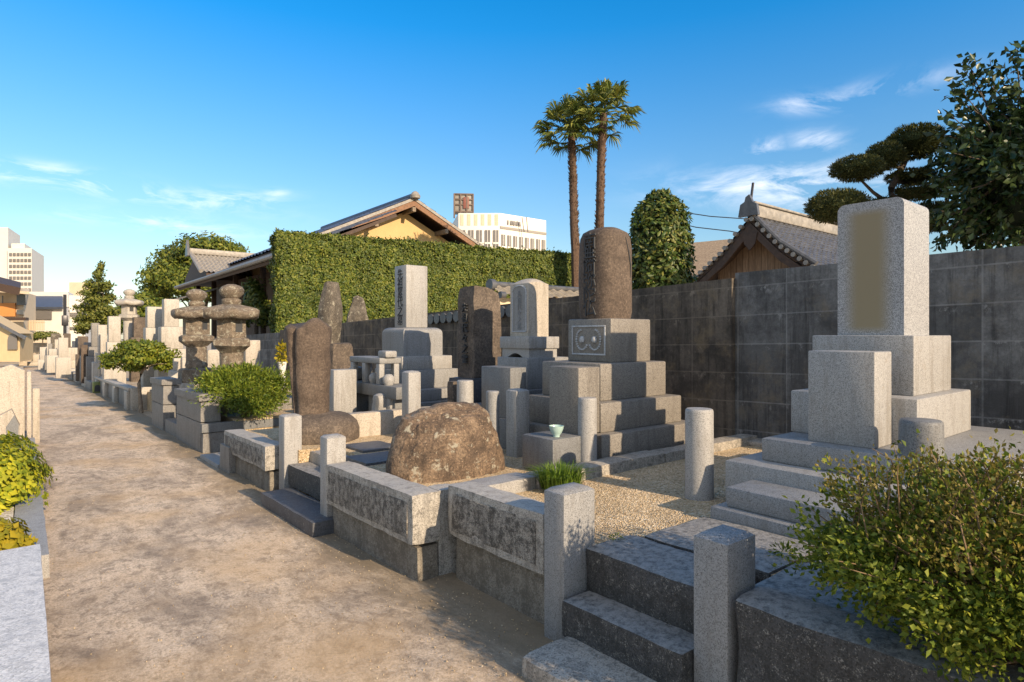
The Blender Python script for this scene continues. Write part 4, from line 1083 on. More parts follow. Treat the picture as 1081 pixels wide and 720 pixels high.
# ================================================================== HEDGE
hd = Vector((.983, -.184, 0)); hn = Vector((-.184, -.983, 0)); h0 = Vector((5.95, 18.75, 0)); zt = 4.56; Lh = 13.5
t = thing('hedge', 'tall clipped green hedge behind the block wall', 'hedge', (12, 17.6, 0))
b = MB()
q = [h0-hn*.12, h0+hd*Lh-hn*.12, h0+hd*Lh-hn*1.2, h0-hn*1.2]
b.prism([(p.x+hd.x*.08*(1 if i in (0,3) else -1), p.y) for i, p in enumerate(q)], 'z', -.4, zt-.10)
b.build('shade_core', 'core_green', t)  # solid dark box filling the hedge, coloured like its shaded inside
rg = np.random.default_rng(17)
def hedge_pts(n, kind):
    if kind == 'front':
        u = rg.random(n)*Lh; z = 1.3+rg.random(n)*(zt-1.3); d = -np.abs(rg.normal(0, .07, n))
    elif kind == 'top':
        u = rg.random(n)*Lh; d = -rg.random(n)*1.2; z = zt-np.abs(rg.normal(0, .05, n))+(rg.random(n) < .06)*rg.uniform(.03, .16, n)
    else:
        u = np.abs(rg.normal(0, .05, n)); d = -rg.random(n)*1.2; z = 1.0+rg.random(n)*(zt-1.0)
    P = np.zeros((n, 3))
    for i in range(n):
        bump_ = .12*noise.noise((u[i]*1.3, z[i]*1.3, d[i]))+.12*noise.noise((u[i]*3.5, z[i]*3.5, d[i]*3))
        p = h0+hd*float(u[i]+(bump_ if kind == 'end' else 0))+hn*float(d[i]+(bump_ if kind == 'front' else 0)); P[i] = (p.x, p.y, z[i]+(bump_*.8 if kind == 'top' else 0))
    D = {'front': np.array(hn)*1.0, 'top': np.array((0,0,1.)), 'end': -np.array(hd)}[kind]
    return P, np.tile(D, (n, 1))
A = [hedge_pts(70000, 'front'), hedge_pts(15000, 'top'), hedge_pts(7000, 'end')]
leaf_mesh('foliage', np.concatenate([a[0] for a in A]), np.concatenate([a[1] for a in A]), .10, .06, 'leaf_hedge', t, seed=9, upbias=.1, face=True)
# ================================================================== TREES
def core(name, blobs, parent, mat='core_green', seed=0):  # solid dark blobs that stand in for the shaded inside of a crown
    mb = MB()
    for (c, r) in blobs:
        b = bmesh.new(); bmesh.ops.create_icosphere(b, subdivisions=3, radius=1)
        for v in b.verts:
            k = 1+.25*noise.noise(v.co*2+Vector((seed,0,0))); v.co = Vector(c)+Vector((v.co.x*r[0], v.co.y*r[1], v.co.z*r[2]))*k
        mb.bm(b)
    return mb.build(name, mat, parent)
def crown(parent, blobs, n, L, Wd, mat, seed, depth=.4, lump=.3, freq=2.5, up=.1, name='crown', face=True):
    rg = np.random.default_rng(seed); PP = []; DD = []; tot = sum(r[0]*r[2] for c, r in blobs)
    for i, (c, r) in enumerate(blobs):
        P, D = blob_points(c, r, max(20, int(n*r[0]*r[2]/tot)), rg, depth, lump, freq, seed=seed+i); PP.append(P); DD.append(D)
    return leaf_mesh(name, np.concatenate(PP), np.concatenate(DD), L, Wd, mat, parent, seed=seed, upbias=up, face=face)

# rounded cone tree behind the wall
w = 11.5; px = 540/640
c = W(697, 250, w)
t = thing('cone_tree', 'dense rounded cone-shaped evergreen behind the block wall', 'tree', (c.x, c.y, gz(c.y)))
zt_, zb_ = EYE+151/640*w, .6
V = []; n = 9000; rg = np.random.default_rng(6)
u = rg.random(n); a = rg.uniform(0, 6.283, n)
def cone_r(u): return .60*(1-np.clip((u-.76)/.24, 0, 1)**2.8*.80)*(.90+.10*np.sin(u*3))
P = np.zeros((n, 3)); D = np.zeros((n, 3))
for i in range(n):
    k = 1+.20*noise.noise((math.cos(a[i])*2.2, math.sin(a[i])*2.2, u[i]*7)); r_ = float(cone_r(u[i]))*k*(1-.22*rg.random()**2)
    P[i] = (c.x+r_*math.cos(a[i]), c.y+r_*math.sin(a[i]), zb_+(zt_-zb_)*u[i]); D[i] = (math.cos(a[i]), math.sin(a[i]), .5 if u[i] < .85 else 1.2)
leaf_mesh('crown', P, D, .115, .062, 'leaf_conifer', t, seed=14, face=True)
MB().lathe((c.x, c.y), [(.0,zb_),(.45,zb_),(.46,zb_+.6*(zt_-zb_)),(.42,zb_+.78*(zt_-zb_)),(.26,zb_+.93*(zt_-zb_)),(0,zb_+.95*(zt_-zb_))], 20, .06).build('shade_core', 'core_green', t)  # solid filler in the colour of inner shade
MB().tube([(c.x, c.y, gz(c.y)), (c.x, c.y, zb_+.3)], .09, 10).build('trunk', 'bark', t)

# palms
def palm(label, base_px, top_px, w, crown_r, seed, lean=0):
    a = W(base_px[0], base_px[1], w); b = W(top_px[0], top_px[1], w); g0 = gz(a.y)-.3
    t = thing('palm_tree', label, 'palm tree', (a.x, a.y, g0), 'fan palms')
    a0 = a-(b-a)*((a.z-g0)/max(.1, (b.z-a.z)))*.5; a0.z = g0
    pts = [a0.lerp(a, .5), a]+[a.lerp(b, k/10)+Vector((math.sin(k*.6+seed)*.03, 0, 0)) for k in range(1, 11)]
    pts[0] = a0
    mb = MB().tube(pts, [.19,.17]+[.16-.004*k for k in range(10)], 14, .03)
    rg = np.random.default_rng(seed)
    for k in range(420):          # old frond bases ringing the trunk
        f = rg.random(); p = a0.lerp(b, f) if f < .2 else a.lerp(b, (f-.2)/.8); an = rg.uniform(0, 6.28); d = Vector((math.cos(an), math.sin(an), 0))
        s_ = Vector((-d.y, d.x, 0))*.045; q = p+d*.125
        mb.add([q-s_, q+s_, q+d*.075+Vector((0,0,.13)), q-d*.04+Vector((0,0,.02))], [(0,1,2), (0,2,3), (1,3,2)])
    mb.build('trunk', 'palm_bark', t)
    V = []; F = []
    def strip(p0, p1, p2, wd):
        p0, p1, p2 = map(Vector, (p0, p1, p2)); sd = (p2-p0).cross(Vector((rg.normal(), rg.normal(), rg.normal()+.5)))
        sd = sd.normalized()*wd if sd.length > 1e-5 else Vector((wd,0,0)); o = len(V)
        V.extend([p0-sd*.4, p0+sd*.4, p1+sd, p1-sd, p2]); F.extend([(o,o+1,o+2,o+3), (o+3,o+2,o+4)])
    stem = MB()
    for k in range(44):
        an = k*2.4+rg.normal(0, .2); el = 1.35-2.0*(k/44)+rg.normal(0, .12)       # from upright to hanging
        d = Vector((math.cos(an)*math.cos(el), math.sin(an)*math.cos(el), math.sin(el)))
        ln = crown_r*rg.uniform(.50, .66)
        hub = b+d*ln+Vector((0,0,-.06*ln)); stem.tube([b, b+d*ln*.5+Vector((0,0,.05)), hub], [.016,.012,.009], 5)
        s_ = d.cross(Vector((0,0,1))).normalized(); n_ = s_.cross(d)
        for j in range(19):
            th = R(-105+210*j/18); dd = (d*math.cos(th)+s_*math.sin(th)+n_*.25*math.cos(th*.8)).normalized()
            fl = crown_r*.52*(1-.28*abs(math.sin(th)))*rg.uniform(.85, 1.1)
            mid = hub+dd*fl*.6; tip = hub+dd*fl*.92+Vector((0,0,-fl*.35*rg.uniform(.5,1.2)))
            strip(hub, mid, tip, .022*crown_r)
    stem.build('leaf_stalk', 'leaf_palm', t)
    me = bpy.data.meshes.new('fronds'); me.from_pydata([tuple(v-t.location) for v in V], [], F); me.materials.append(M['leaf_palm']); me.shade_smooth()
    o = bpy.data.objects.new('fronds', me); COL.objects.link(o); o.parent = t
palm('shorter fan palm with dark trunk, left of the two', (607.5, 262), (603, 138), 22.5, 1.45, 3)
palm('taller fan palm with a sunlit crown, right of the two', (631.5, 262), (637, 120), 22, 1.45, 7)

# cloud-pruned pine
w = 9.6
c = W(934, 225, w)
t = thing('pine_tree', 'cloud-pruned pine with flat dark pads behind the tallest grave', 'tree', (c.x, c.y, gz(c.y)))
tr = MB()
b0 = W(930, 262, w); b0.z = gz(b0.y)
tr.tube([b0, W(932, 262, w), W(937, 225, w), W(941, 198, w), W(951, 178, w), W(962, 158, w)], [.11,.08,.065,.05,.04,.02], 10, .02)
for a, b_, w2 in (((938,215), (905,186), -.2), ((951,178), (935,168), -.1), ((937,225), (888,222), -.3), ((945,192), (975,190), .3), ((940,205), (962,214), .1), ((905,186), (893,182), -.2)):
    pa, pb_ = W(*a, w), W(*b_, w+w2); tr.tube([pa, pa.lerp(pb_, .5)+Vector((0,0,-.03)), pb_], [.035,.026,.016], 8, .01)
tr.build('trunk', 'bark', t)
pads = [((966,150),28,15,0),((935,165),19,13,-.1),((905,178),26,11,-.2),((884,218),30,15,-.4),((960,187),24,6,.1),((968,203),26,6,.1),((985,222),22,7,.4),((975,238),22,7,.3),((932,216),13,6,0)]
bl = [(W(p[0], p[1], w+dw), (rx/640*w, rx/640*w*.9, ry/640*w)) for p, rx, ry, dw in pads]
crown(t, bl, 30000, .055, .014, 'leaf_pine', 40, .18, .10, 3, .35, 'needle_pads', False)
core('shade_core', [(cc, tuple(x*.86 for x in r)) for cc, r in bl], t, 'core_green', 3)

# broad dark tree at the right edge
w = 8.3
c = W(1085, 200, w)
t = thing('broadleaf_tree', 'large glossy dark broadleaf tree at the right edge behind the wall', 'tree', (c.x, c.y, gz(c.y)))
tr = MB(); g0 = Vector((c.x, c.y, gz(c.y)))
tr.tube([g0, g0+Vector((0,0,1.5)), W(1082, 190, w), W(1080, 120, w)], [.12,.10,.07,.03], 10, .02)
PP = []; DD = []; rg = np.random.default_rng(51)
tips = []
for k in range(230):
    d = rg.normal(0, 1, 3); d /= np.linalg.norm(d)
    kx = 1+.3*noise.noise(Vector(d)*2+Vector((7,0,0)))
    base = np.array(W(1094, 178, w)); tip = base+d*np.array((1.28, 1.28, 1.30))*kx*rg.uniform(.55, 1.06)
    tips.append(tip)
for (px, py, dw) in ((1005,100,0),(1018,75,.1),(1000,118,-.1),(1045,62,.1),(1072,50,0),(990,140,.2),(1012,92,-.2),(1035,80,0),(1000,160,-.3),(995,230,-.2),(1005,205,-.3),(1060,75,.2),(1020,62,0),(1090,40,.1),(992,190,0),(998,252,.1),(1020,245,-.2),(1045,255,-.1),(1070,258,-.2)):
    tips.append(np.array(W(px, py, w+dw)))
for i, tip in enumerate(tips):
    root = np.array(W(1090, 175, w))*.7+tip*.3+rg.normal(0, .1, 3)
    if i % 2 == 0 or i >= 230: tr.tube([root, (root+tip)/2+rg.normal(0,.05,3)-np.array((0,0,.04)), tip], [.018,.010,.003], 5)
    for q in range(56):
        f = 1-rg.random()**1.4*.85; PP.append(root+(tip-root)*f+rg.normal(0, .055, 3)); DD.append((tip-root)*.5+rg.normal(0, .5, 3)-np.array((0,0,.35)))
tr.build('trunk', 'bark', t)
leaf_mesh('crown', np.array(PP), np.array(DD), .125, .07, 'leaf_dark', t, seed=52)
core('shade_core', [(W(1100, 190, w), (.72, .72, .80))], t, 'core_dark', 9)

# broad trees and pine far left
def tree(label, name, px, ybase, w, blobs, n, L, mat, seed, trunk_r=.2, lump=.35, depth=.5, cr=True):
    c = W(px, ybase, w); g0 = gz(min(c.y, 90))
    t = thing(name, label, 'tree', (c.x, c.y, g0))
    bl = [(W(bx, by, w+dw), (rx/640*w, rx/640*w, ry/640*w)) for bx, by, rx, ry, dw in blobs]
    tr = MB().tube([(c.x, c.y, g0), (c.x, c.y, max(c.z, g0+1)), tuple(bl[0][0])], [trunk_r, trunk_r*.8, trunk_r*.3], 8, .03)
    for cc, r in bl[1:6]: tr.tube([(c.x, c.y, max(c.z, g0+.8)), tuple(Vector((c.x, c.y, c.z)).lerp(cc, .6)), tuple(cc)], [trunk_r*.5, trunk_r*.3, trunk_r*.1], 6)
    tr.build('trunk', 'bark', t)
    crown(t, bl, n, L, L*.55, mat, seed, depth, lump, 3)
    if cr: core('shade_core', [(cc, tuple(x*.62 for x in r)) for cc, r in bl], t, 'core_green', seed)
    return t
tree('large rounded broadleaf tree behind the tiled temple roof', 'broadleaf_tree', 215, 345, 62,
     [(222,278,34,26,0),(190,285,26,24,2),(245,285,22,20,1),(205,265,20,14,0),(228,262,22,11,-1),(172,293,20,18,-2),(210,300,40,18,-2),(165,312,16,12,0),(248,268,14,10,3),(182,272,14,10,1)], 22000, .42, 'leaf_mid', 61)
tree('lower bushy green tree between the far pine and the temple', 'broadleaf_tree', 150, 352, 55,
     [(150,320,14,12,0),(140,330,16,12,1),(163,330,16,14,-1),(152,342,18,10,0),(135,345,12,8,0)], 7000, .36, 'leaf_mid', 71, .15)
tree('layered pale green pine standing left of the pale lantern', 'pine_tree', 104, 352, 46,
     [(104,290,5,7,0),(100,302,9,7,.5),(110,302,8,6,-.5),(95,310,9,4,0),(112,314,10,5,.3),(101,318,12,6,-.4),(92,326,12,5,.2),(113,328,12,6,-.2),(103,334,14,6,0),(88,338,9,5,.3),(117,340,9,5,0),(96,344,13,5,-.3),(112,348,10,5,.2),(107,282,3,5,0),(86,348,6,5,.2)], 7500, .26, 'leaf_far', 81, .14, .4, .75, False)
tree('dark green tree glimpsed beneath the temple eave by the hedge', 'broadleaf_tree', 270, 345, 24,
     [(270,318,12,18,0),(262,330,12,14,.5),(278,332,10,12,-.5),(268,304,9,9,.2)], 4000, .16, 'leaf_conifer', 91, .1)

# ================================================================== BUILDINGS BEYOND
def rafters(mb, a, b, r, n):
    pass
# yellow gable house
w0 = W(437, 208, 28); yg = w0.y; ax, az = w0.x, w0.z; pitch = .475
t = thing('house', 'ochre plastered house gable under a tiled roof above the hedge', 'house', (ax, yg+3, -.5))
el, er = ax-5.6, ax+4.6
MB().prism([(el+.9, -.6), (er-.6, -.6), (er-.6, az-.55-pitch*(er-.6-ax)), (ax, az-.55), (el+.9, az-.55-pitch*(ax-el-.9))], 'y', yg+.9, yg+9).build('wall', 'plaster_yellow', t)
rf = MB()
V, F = wavy((el, yg+11, az-pitch*(ax-el)), (el, yg-.05, az-pitch*(ax-el)), (ax, yg-.05, az), (ax, yg+11, az), 22, .05); rf.add(V, F)
V, F = wavy((er, yg-.05, az-pitch*(er-ax)), (er, yg+11, az-pitch*(er-ax)), (ax, yg+11, az), (ax, yg-.05, az), 22, .05); rf.add(V, F)
roof = rf.build('roof', 'blue_roof', t)
MB().slab((el, yg+11, az-pitch*(ax-el)-.06), (el, yg, az-pitch*(ax-el)-.06), (ax, yg, az-.06), (ax, yg+11, az-.06), .10).slab((er, yg, az-pitch*(er-ax)-.06), (er, yg+11, az-pitch*(er-ax)-.06), (ax, yg+11, az-.06), (ax, yg, az-.06), .10).build('roof_deck', 'timber', t)
for s_, e in ((-1, el), (1, er)):
    MB().prism([(ax, az-.02), (e, az-pitch*abs(e-ax)-.02), (e, az-pitch*abs(e-ax)-.16), (ax, az-.16)], 'y', yg-.07, yg).build('verge_board', 'tile_lit', t)
    MB().prism([(ax, az-.17), (e, az-pitch*abs(e-ax)-.17), (e, az-pitch*abs(e-ax)-.42), (ax, az-.42)], 'y', yg-.03, yg+.06).build('bargeboard', 'timber_lit', t)
for q in (-3.4, -1.9, -.02, 1.75, 3.4):
    MB().box(ax+q-.09, ax+q+.09, yg-.08, yg+1.0, az-.68-pitch*abs(q), az-.47-pitch*abs(q), .02).build('purlin', 'bark_pale', t)
MB().tube([(ax, yg-.1, az+.05), (ax, yg+11, az+.05)], .14, 10).build('ridge', 'blue_roof', roof)
MB().lathe((ax, yg-.12), [(0,az-.12),(.22,az-.08),(.24,az+.04),(.15,az+.18),(.06,az+.24),(0,az+.25)], 14).build('ridge_end_tile', 'tile_lit', roof)

# hotel block
A_ = (107.0, 118.7); B_ = (91.7, 118.7)
c4 = W(484, 240, 150); d4 = W(476, 240, 168); zt = EYE+129/640*150
t = thing('hotel_building', 'white multi-storey building with rooftop box rising beyond the hedge', 'building', (95, 130, -2))
foot = [A_, B_, (c4.x, c4.y), (d4.x, d4.y), (107, 160)]
MB().prism(foot, 'z', -2, zt).build('wall', 'hotel_white', t)
def facade(p, q, n, z0, z1, mat, gap=.34, out=.15, name='window', grid=6):
    p, q = Vector((*p, 0)), Vector((*q, 0)); d = (q-p); nn = Vector((d.y, -d.x, 0)).normalized()
    if nn.dot(-p) < 0: nn = -nn
    for k in range(n):
        a = p+d*((k+gap/2)/n)+nn*out; b = p+d*((k+1-gap/2)/n)+nn*out
        mbx = MB().add([(a.x, a.y, z0), (b.x, b.y, z0), (b.x, b.y, z1), (a.x, a.y, z1)], [(0,1,2,3)])
        f = mbx.build(name, mat, t)
        bars = MB()
        for j in range(1, grid):
            zz = z0+(z1-z0)*j/grid; bars.add([(a.x+nn.x*.1, a.y+nn.y*.1, zz-.22), (b.x+nn.x*.1, b.y+nn.y*.1, zz-.22), (b.x+nn.x*.1, b.y+nn.y*.1, zz+.22), (a.x+nn.x*.1, a.y+nn.y*.1, zz+.22)], [(0,1,2,3)])
        m_ = (a+b)/2+nn*.12; h_ = (b-a)*.05
        bars.add([(m_.x-h_.x, m_.y-h_.y, z0), (m_.x+h_.x, m_.y+h_.y, z0), (m_.x+h_.x, m_.y+h_.y, z1), (m_.x-h_.x, m_.y-h_.y, z1)], [(0,1,2,3)])
        bars.build('mullions', 'hotel_white', f)
zw = EYE+111/640*150
facade(B_, A_, 8, 8, zw-1.0, 'window_far'); facade((c4.x, c4.y), B_, 5, 8, zw, 'window_far')
rb = MB()
for k in range(6):
    f = (k+.5)/6; p = Vector((c4.x, c4.y, 0)).lerp(Vector((*B_, 0)), f); d = (Vector((*B_, 0))-Vector((c4.x, c4.y, 0))).normalized(); nn = Vector((d.y, -d.x, 0)); nn = nn if nn.dot(-p) > 0 else -nn
    q = p+nn*.1
    rb.slab((q.x-d.x*.4, q.y-d.y*.4, zw+1.2), (q.x+d.x*.4, q.y+d.y*.4, zw+1.2), (q.x+d.x*.4, q.y+d.y*.4, zt-.3), (q.x-d.x*.4, q.y-d.y*.4, zt-.3), .2)
rb.build('rib', 'plaster_cream', t)
MB().slab((B_[0], B_[1]-.2, zw+.4), (A_[0], A_[1]-.2, zw-.2+.6), (A_[0], A_[1]-.2, zw+1.0), (B_[0], B_[1]-.2, zw+1.0), .2).build('cornice', 'tile_lit', t)
lt = MB()
for k, wd_ in enumerate((.5, .9, .8, .9, .8)):
    x = B_[0]+2.2+k*.9; lt.box(x, x+wd_*.75, B_[1]-.25, B_[1]-.05, zt-2.6, zt-1.5, .03)
lt.build('sign_letters', 'window_far', t)
rt_ = MB(); p = W(489.5, 215, 158); wd_ = 10/640*158; zb, zz = EYE+130/640*158-1.5, EYE+147/640*158
bx = thing('rooftop_box', 'brown lattice sign box on the roof of the white building', 'rooftop sign', (p.x, p.y, zb))
MB().box(p.x-wd_, p.x+wd_, p.y-2, p.y+2, zb+1.2, zz, .05, -.6).build('box', 'tile_lit', bx)
fr_ = MB()
for sx in (-1, -.33, .33, 1): 
    x = p.x+sx*wd_*.98; y = p.y-2.15; rr_ = Matrix.Rotation(-.6, 3, 'Z'); v = rr_ @ Vector((x-p.x, y-p.y, 0))
    fr_.box(p.x+v.x-.2, p.x+v.x+.2, p.y+v.y-.2, p.y+v.y+.2, zb-.5, zz+.1, .02, -.6)
for f in (.0, .4, .7, 1.0):
    v = Matrix.Rotation(-.6, 3, 'Z') @ Vector((0, -2.15, 0)); z = zb+1.2+(zz-zb-1.2)*f
    fr_.box(p.x+v.x-wd_, p.x+v.x+wd_, p.y+v.y-.15, p.y+v.y+.15, z-.18, z+.18, .02, -.6)
fr_.build('frame', 'brownrust', bx)
v = Matrix.Rotation(-.6, 3, 'Z') @ Vector((.6, -2.2, 0))
MB().box(p.x+v.x-.7, p.x+v.x+.7, p.y+v.y-.15, p.y+v.y+.1, zb+2.0, zz-.8, .02, -.6).build('red_panel', 'red_paint', bx)
for i, px in enumerate((556, 560)):
    p = W(px, 234, 152); single('antenna', MB().tube([(p.x, p.y+1, p.z-2.5), (p.x-.7+.2*i, p.y+1, p.z+1.2)], .09, 5), 'metal_dark', ('thin aerial on the white building roof, left of two', 'thin aerial on the white building roof, right of two')[i], 'aerial', p)

# wooden shed with tiled gable roof
gx, gy = 14.9, 8.5
t = thing('shed', 'old wooden shed with board gable and grey tiled roof behind the wall', 'shed', (gx+3, gy, 0))
za, ze, hw = EYE+126/640*16, EYE+76/640*16, 1.72
MB().prism([(gy-1.3, -.3), (gy+1.3, -.3), (gy+1.3, ze+.05), (gy, za-.45), (gy-1.3, ze+.05)], 'x', gx+.55, gx+7).build('wall', 'boards', t)
rf = MB()
def eave(s_, k, z_off=0): return None
# gently curved slopes in two lifts
for s_ in (-1, 1):
    y1_, z1_ = gy+s_*.8, za-.85; y2_, z2_ = gy+s_*hw, ze-.28
    e0, e1 = (gx, gx+8)
    for (ya, zA, yb, zB) in ((y1_, z1_, gy, za), (y2_, z2_, y1_, z1_)):
        a, b_, c_, d_ = (e0, ya, zA), (e1, ya, zA), (e1, yb, zB), (e0, yb, zB)
        if s_ > 0: a, b_, c_, d_ = b_, a, d_, c_
        V, F = wavy(a, b_, c_, d_, 30, .04); rf.add(V, F)
roof = rf.build('roof', 'tile_grey', t)
un = MB()
for s_ in (-1, 1):
    un.prism([(gy, za-.05), (gy+s_*.8, za-.90), (gy+s_*hw, ze-.33), (gy+s_*hw, ze-.42), (gy+s_*.8, za-1.02), (gy, za-.18)], 'x', gx+.02, gx+8)
un.build('roof_deck', 'timber', t)
bb = MB()
for s_ in (-1, 1):
    bb.prism([(gy, za-.19), (gy+s_*.8, za-1.03), (gy+s_*(hw-.1), ze-.43), (gy+s_*(hw-.1), ze-.60), (gy+s_*.8, za-1.27), (gy, za-.45)], 'x', gx-.02, gx+.06)
bb.build('bargeboard', 'timber', t)
vt = MB()
for s_ in (-1, 1):
    for k in range(11):
        f = (k+.5)/11
        y_, z_ = (gy+s_*.8*(f/.46), za-.85*(f/.46)) if f < .46 else (gy+s_*(.8+(hw-.8)*(f-.46)/.54), za-.85-(za-.85-ze+.28)*(f-.46)/.54)
        vt.tube([(gx-.10, y_, z_-.02), (gx+.14, y_, z_-.02)], .06, 10)
vt.build('verge_tile', 'tile_lit', roof)
MB().tube([(gx-.02, gy-.15, za-.06), (gx-.02, gy-.8, za-.76), (gx-.02, gy-hw, ze-.17)], .07, 8).build('verge_roll', 'tile_grey', roof)
MB().box(gx-.05, gx+8, gy-.12, gy+.12, za-.02, za+.30, .04).build('ridge', 'tile_lit', roof)
MB().box(gx-.05, gx+8, gy-.17, gy+.17, za+.30, za+.36, .03).build('ridge_cap', 'tile_lit', roof)
MB().prism([(gy-.28,za-.02),(gy+.28,za-.02),(gy+.22,za+.30),(gy+.10,za+.36),(gy+.07,za+.48),(gy-.03,za+.54),(gy-.08,za+.44),(gy-.12,za+.34),(gy-.24,za+.26)], 'x', gx-.13, gx-.03).build('ridge_end_tile', 'tile_grey', roof)
MB().prism([(gy-.22, za-.46), (gy+.22, za-.46), (gy+.15, za-.75), (gy, za-.92), (gy-.15, za-.75)], 'x', gx-.05, gx+.0).build('gable_pendant', 'timber', t)
p = W(790, 222, 16.2); single('lightning_rod', MB().tube([(p.x, p.y, p.z-.3), W(795, 193, 16.2)], .035, 6), 'metal_dark', 'thin slanting rod on the shed ridge', 'rod', p)
p = W(846, 285, 15.3); single('roof_urn', MB().lathe((p.x, p.y), [(0,p.z-.9),(.16,p.z-.9),(.22,p.z-.1),(.24,p.z+.1),(.12,p.z+.22),(0,p.z+.24)], 14, .02), 'brown_stone', 'brown rounded post head under the shed eave', 'post', p)
# low roof left of shed
t = thing('outbuilding', 'low brown-roofed outbuilding between the cone tree and the shed', 'building', (21, 16.5, 0))
a, b_ = W(722, 262, 21), W(775, 252, 23)
MB().slab(W(715, 305, 20), W(775, 305, 20), b_, W(722, 257, 23), .15).build('roof', 'bark_pale', t)
MB().box(14, 19, 15.0, 18, -.4, 3.0, 0).build('wall', 'timber', t)

# cables
for i, (a, b_) in enumerate((((700, 221), (800, 232)), ((700, 232), (770, 244)))):
    pa, pb_ = W(a[0], a[1], 26), W(b_[0], b_[1], 26)
    q = (pa+pb_)/2-Vector((0,0,.08)); single('cable', MB().tube([pa, q, pb_, pb_+(pb_-pa)], .022, 5), 'metal_dark', ('upper thin cable between the cone tree and the shed', 'lower thin cable between the cone tree and the shed')[i], 'cable', q)

p = W(699, 221, 26)
t = thing('utility_pole', 'utility pole behind the rounded cone tree carrying the two cables', 'pole', (p.x, p.y, gz(p.y)))
MB().tube([(p.x, p.y, gz(p.y)-.2), (p.x, p.y, p.z+.1)], .12, 10).build('pole', 'metal_dark', t)
# temple building left of the hedge
t = thing('temple_building', 'dark-eaved tiled temple roof left of the hedge', 'building', (9, 29, 0))
rf = MB(); xe, ze = 6.5, 4.02
V, F = wavy((xe, 37.5, ze), (xe, 20.6, ze+.02), (11, 20.6, ze+2.1), (11, 37.5, ze+2.1), 60, .05); rf.add(V, F)
roof = rf.build('roof', 'tile_grey', t)
MB().slab((xe+.05, 37.4, ze-.06), (xe+.05, 20.7, ze-.06), (11, 20.7, ze+2.0), (11, 37.4, ze+2.0), .12).build('roof_deck', 'timber', t)
MB().tube([(xe, 37.6, ze+.01), (xe, 20.5, ze+.03)], .09, 8).build('eave_tile', 'tile_lit', roof)
V, F = wavy((6.9, 33.2, 4.55), (11.5, 33.2, 4.55), (11.5, 35.8, 5.75), (6.9, 35.8, 5.75), 22, .06); MB().add(V, F).build('gable_roof', 'tile_lit', t)
MB().prism([(33.2, 4.2), (38.4, 4.2), (38.4, 4.55), (35.8, 5.70), (33.2, 4.5)], 'x', 7.1, 11.4).build('gable_wall', 'timber', t)
MB().box(6.8, 11.5, 35.6, 36.0, 5.72, 6.02, .05).build('ridge', 'tile_lit', t)
MB().prism([(35.45,5.6),(36.15,5.6),(36.0,6.0),(35.8,6.45),(35.6,6.0)], 'x', 6.68, 6.8).build('ridge_end_tile', 'tile_grey', t)
MB().tube([(6.85, 33.2, 4.6), (6.85, 35.8, 5.82)], .10, 8).build('verge_roll', 'tile_lit', t)
MB().box(8.4, 16, 21.5, 37, -.8, 4.2, 0).build('wall', 'timber', t)
V, F = wavy((6.2, 37.0, 3.25), (6.2, 31.5, 3.25), (7.6, 31.5, 3.75), (7.6, 37.0, 3.75), 18, .05); MB().add(V, F).build('lower_roof', 'tile_lit', t)
for y in (21.2, 25, 29, 33, 36.5): MB().box(7.3, 7.5, y-.1, y+.1, -.9, 4.1, .01).build('post', 'timber', t)

# ---- houses at the far end of the lane
def wbox(px0, px1, y0, y1, w, depth=4, extra=0):
    a, b_ = W(px0, y1, w), W(px1, y0, w)
    return a, b_
def facing_block(mbx, px0, px1, ytop, ybot, w, depth):
    """a box turned square to the lens axis: depth runs away along it"""
    a, b_ = W(px0, ybot, w), W(px1, ybot, w); zt_ = EYE+(354-ytop)/640*w; zb_ = EYE+(354-ybot)/640*w
    f = Vector((-.42, .907, 0))*0+Vector((FW[0]*.2, FW[1], 0)).normalized()*depth
    return mbx.prism([(a.x, a.y), (b_.x, b_.y), (b_.x+f.x, b_.y+f.y), (a.x+f.x, a.y+f.y)], 'z', zb_, zt_)
t = thing('tower_block', 'tall pale apartment tower at the far left with gridded balconies', 'building', (W(15, 350, 260).x, W(15, 350, 260).y, -3))
facing_block(MB(), 8, 33.5, 262, 356, 260, 30).build('wall', 'hotel_white', t)
facing_block(MB(), -30, 8.5, 240, 356, 262, 25).build('stair_tower', 'hotel_white', t)
for r_ in range(7):
    y = 267+r_*6.2
    for k in range(6):
        x = 9.6+k*4; facing_block(MB(), x, x+2.9, y, y+3.0, 259.5, .5).build('window', 'window_far', t)
facing_block(MB(), 12, 26, 257, 263, 262, 14).build('roof_room', 'hotel_white', t)
t = thing('house', 'orange and cream two-storey house with dark eaves at the far left', 'house', (W(5, 350, 75).x, W(5, 350, 75).y, -2))
facing_block(MB(), -40, 25, 308, 352, 75, 8).build('wall', 'plaster_cream', t)
facing_block(MB(), -40, 16, 320, 334, 74.6, .4).build('orange_band', 'orange_wall', t)
facing_block(MB(), 17.5, 27, 311, 322, 74.4, .5).build('window', 'window_glass', t)
facing_block(MB(), 17.5, 25, 327, 332, 74.4, .5).build('window', 'window_glass', t)
facing_block(MB(), 2, 3, 312, 320, 74.4, .3).build('window', 'window_glass', t)
MB().slab(W(-40, 290, 72), W(22, 304, 72), W(22, 298, 84), W(-40, 282, 84), .9).build('roof', 'timber', t)
MB().slab(W(-40, 303, 72), W(31, 308, 72), W(31, 305, 80), W(-40, 299, 80), .3).build('lower_roof', 'plaster_cream', t)
facing_block(MB(), -30, 27, 335, 338, 72.5, 2).build('balcony', 'timber', t)
t = thing('house', 'white house with a slate-blue roof at the lane end', 'house', (W(50, 350, 85).x, W(50, 350, 85).y, -2))
facing_block(MB(), 27, 68, 324, 368, 85, 10).build('wall', 'plaster_white', t)
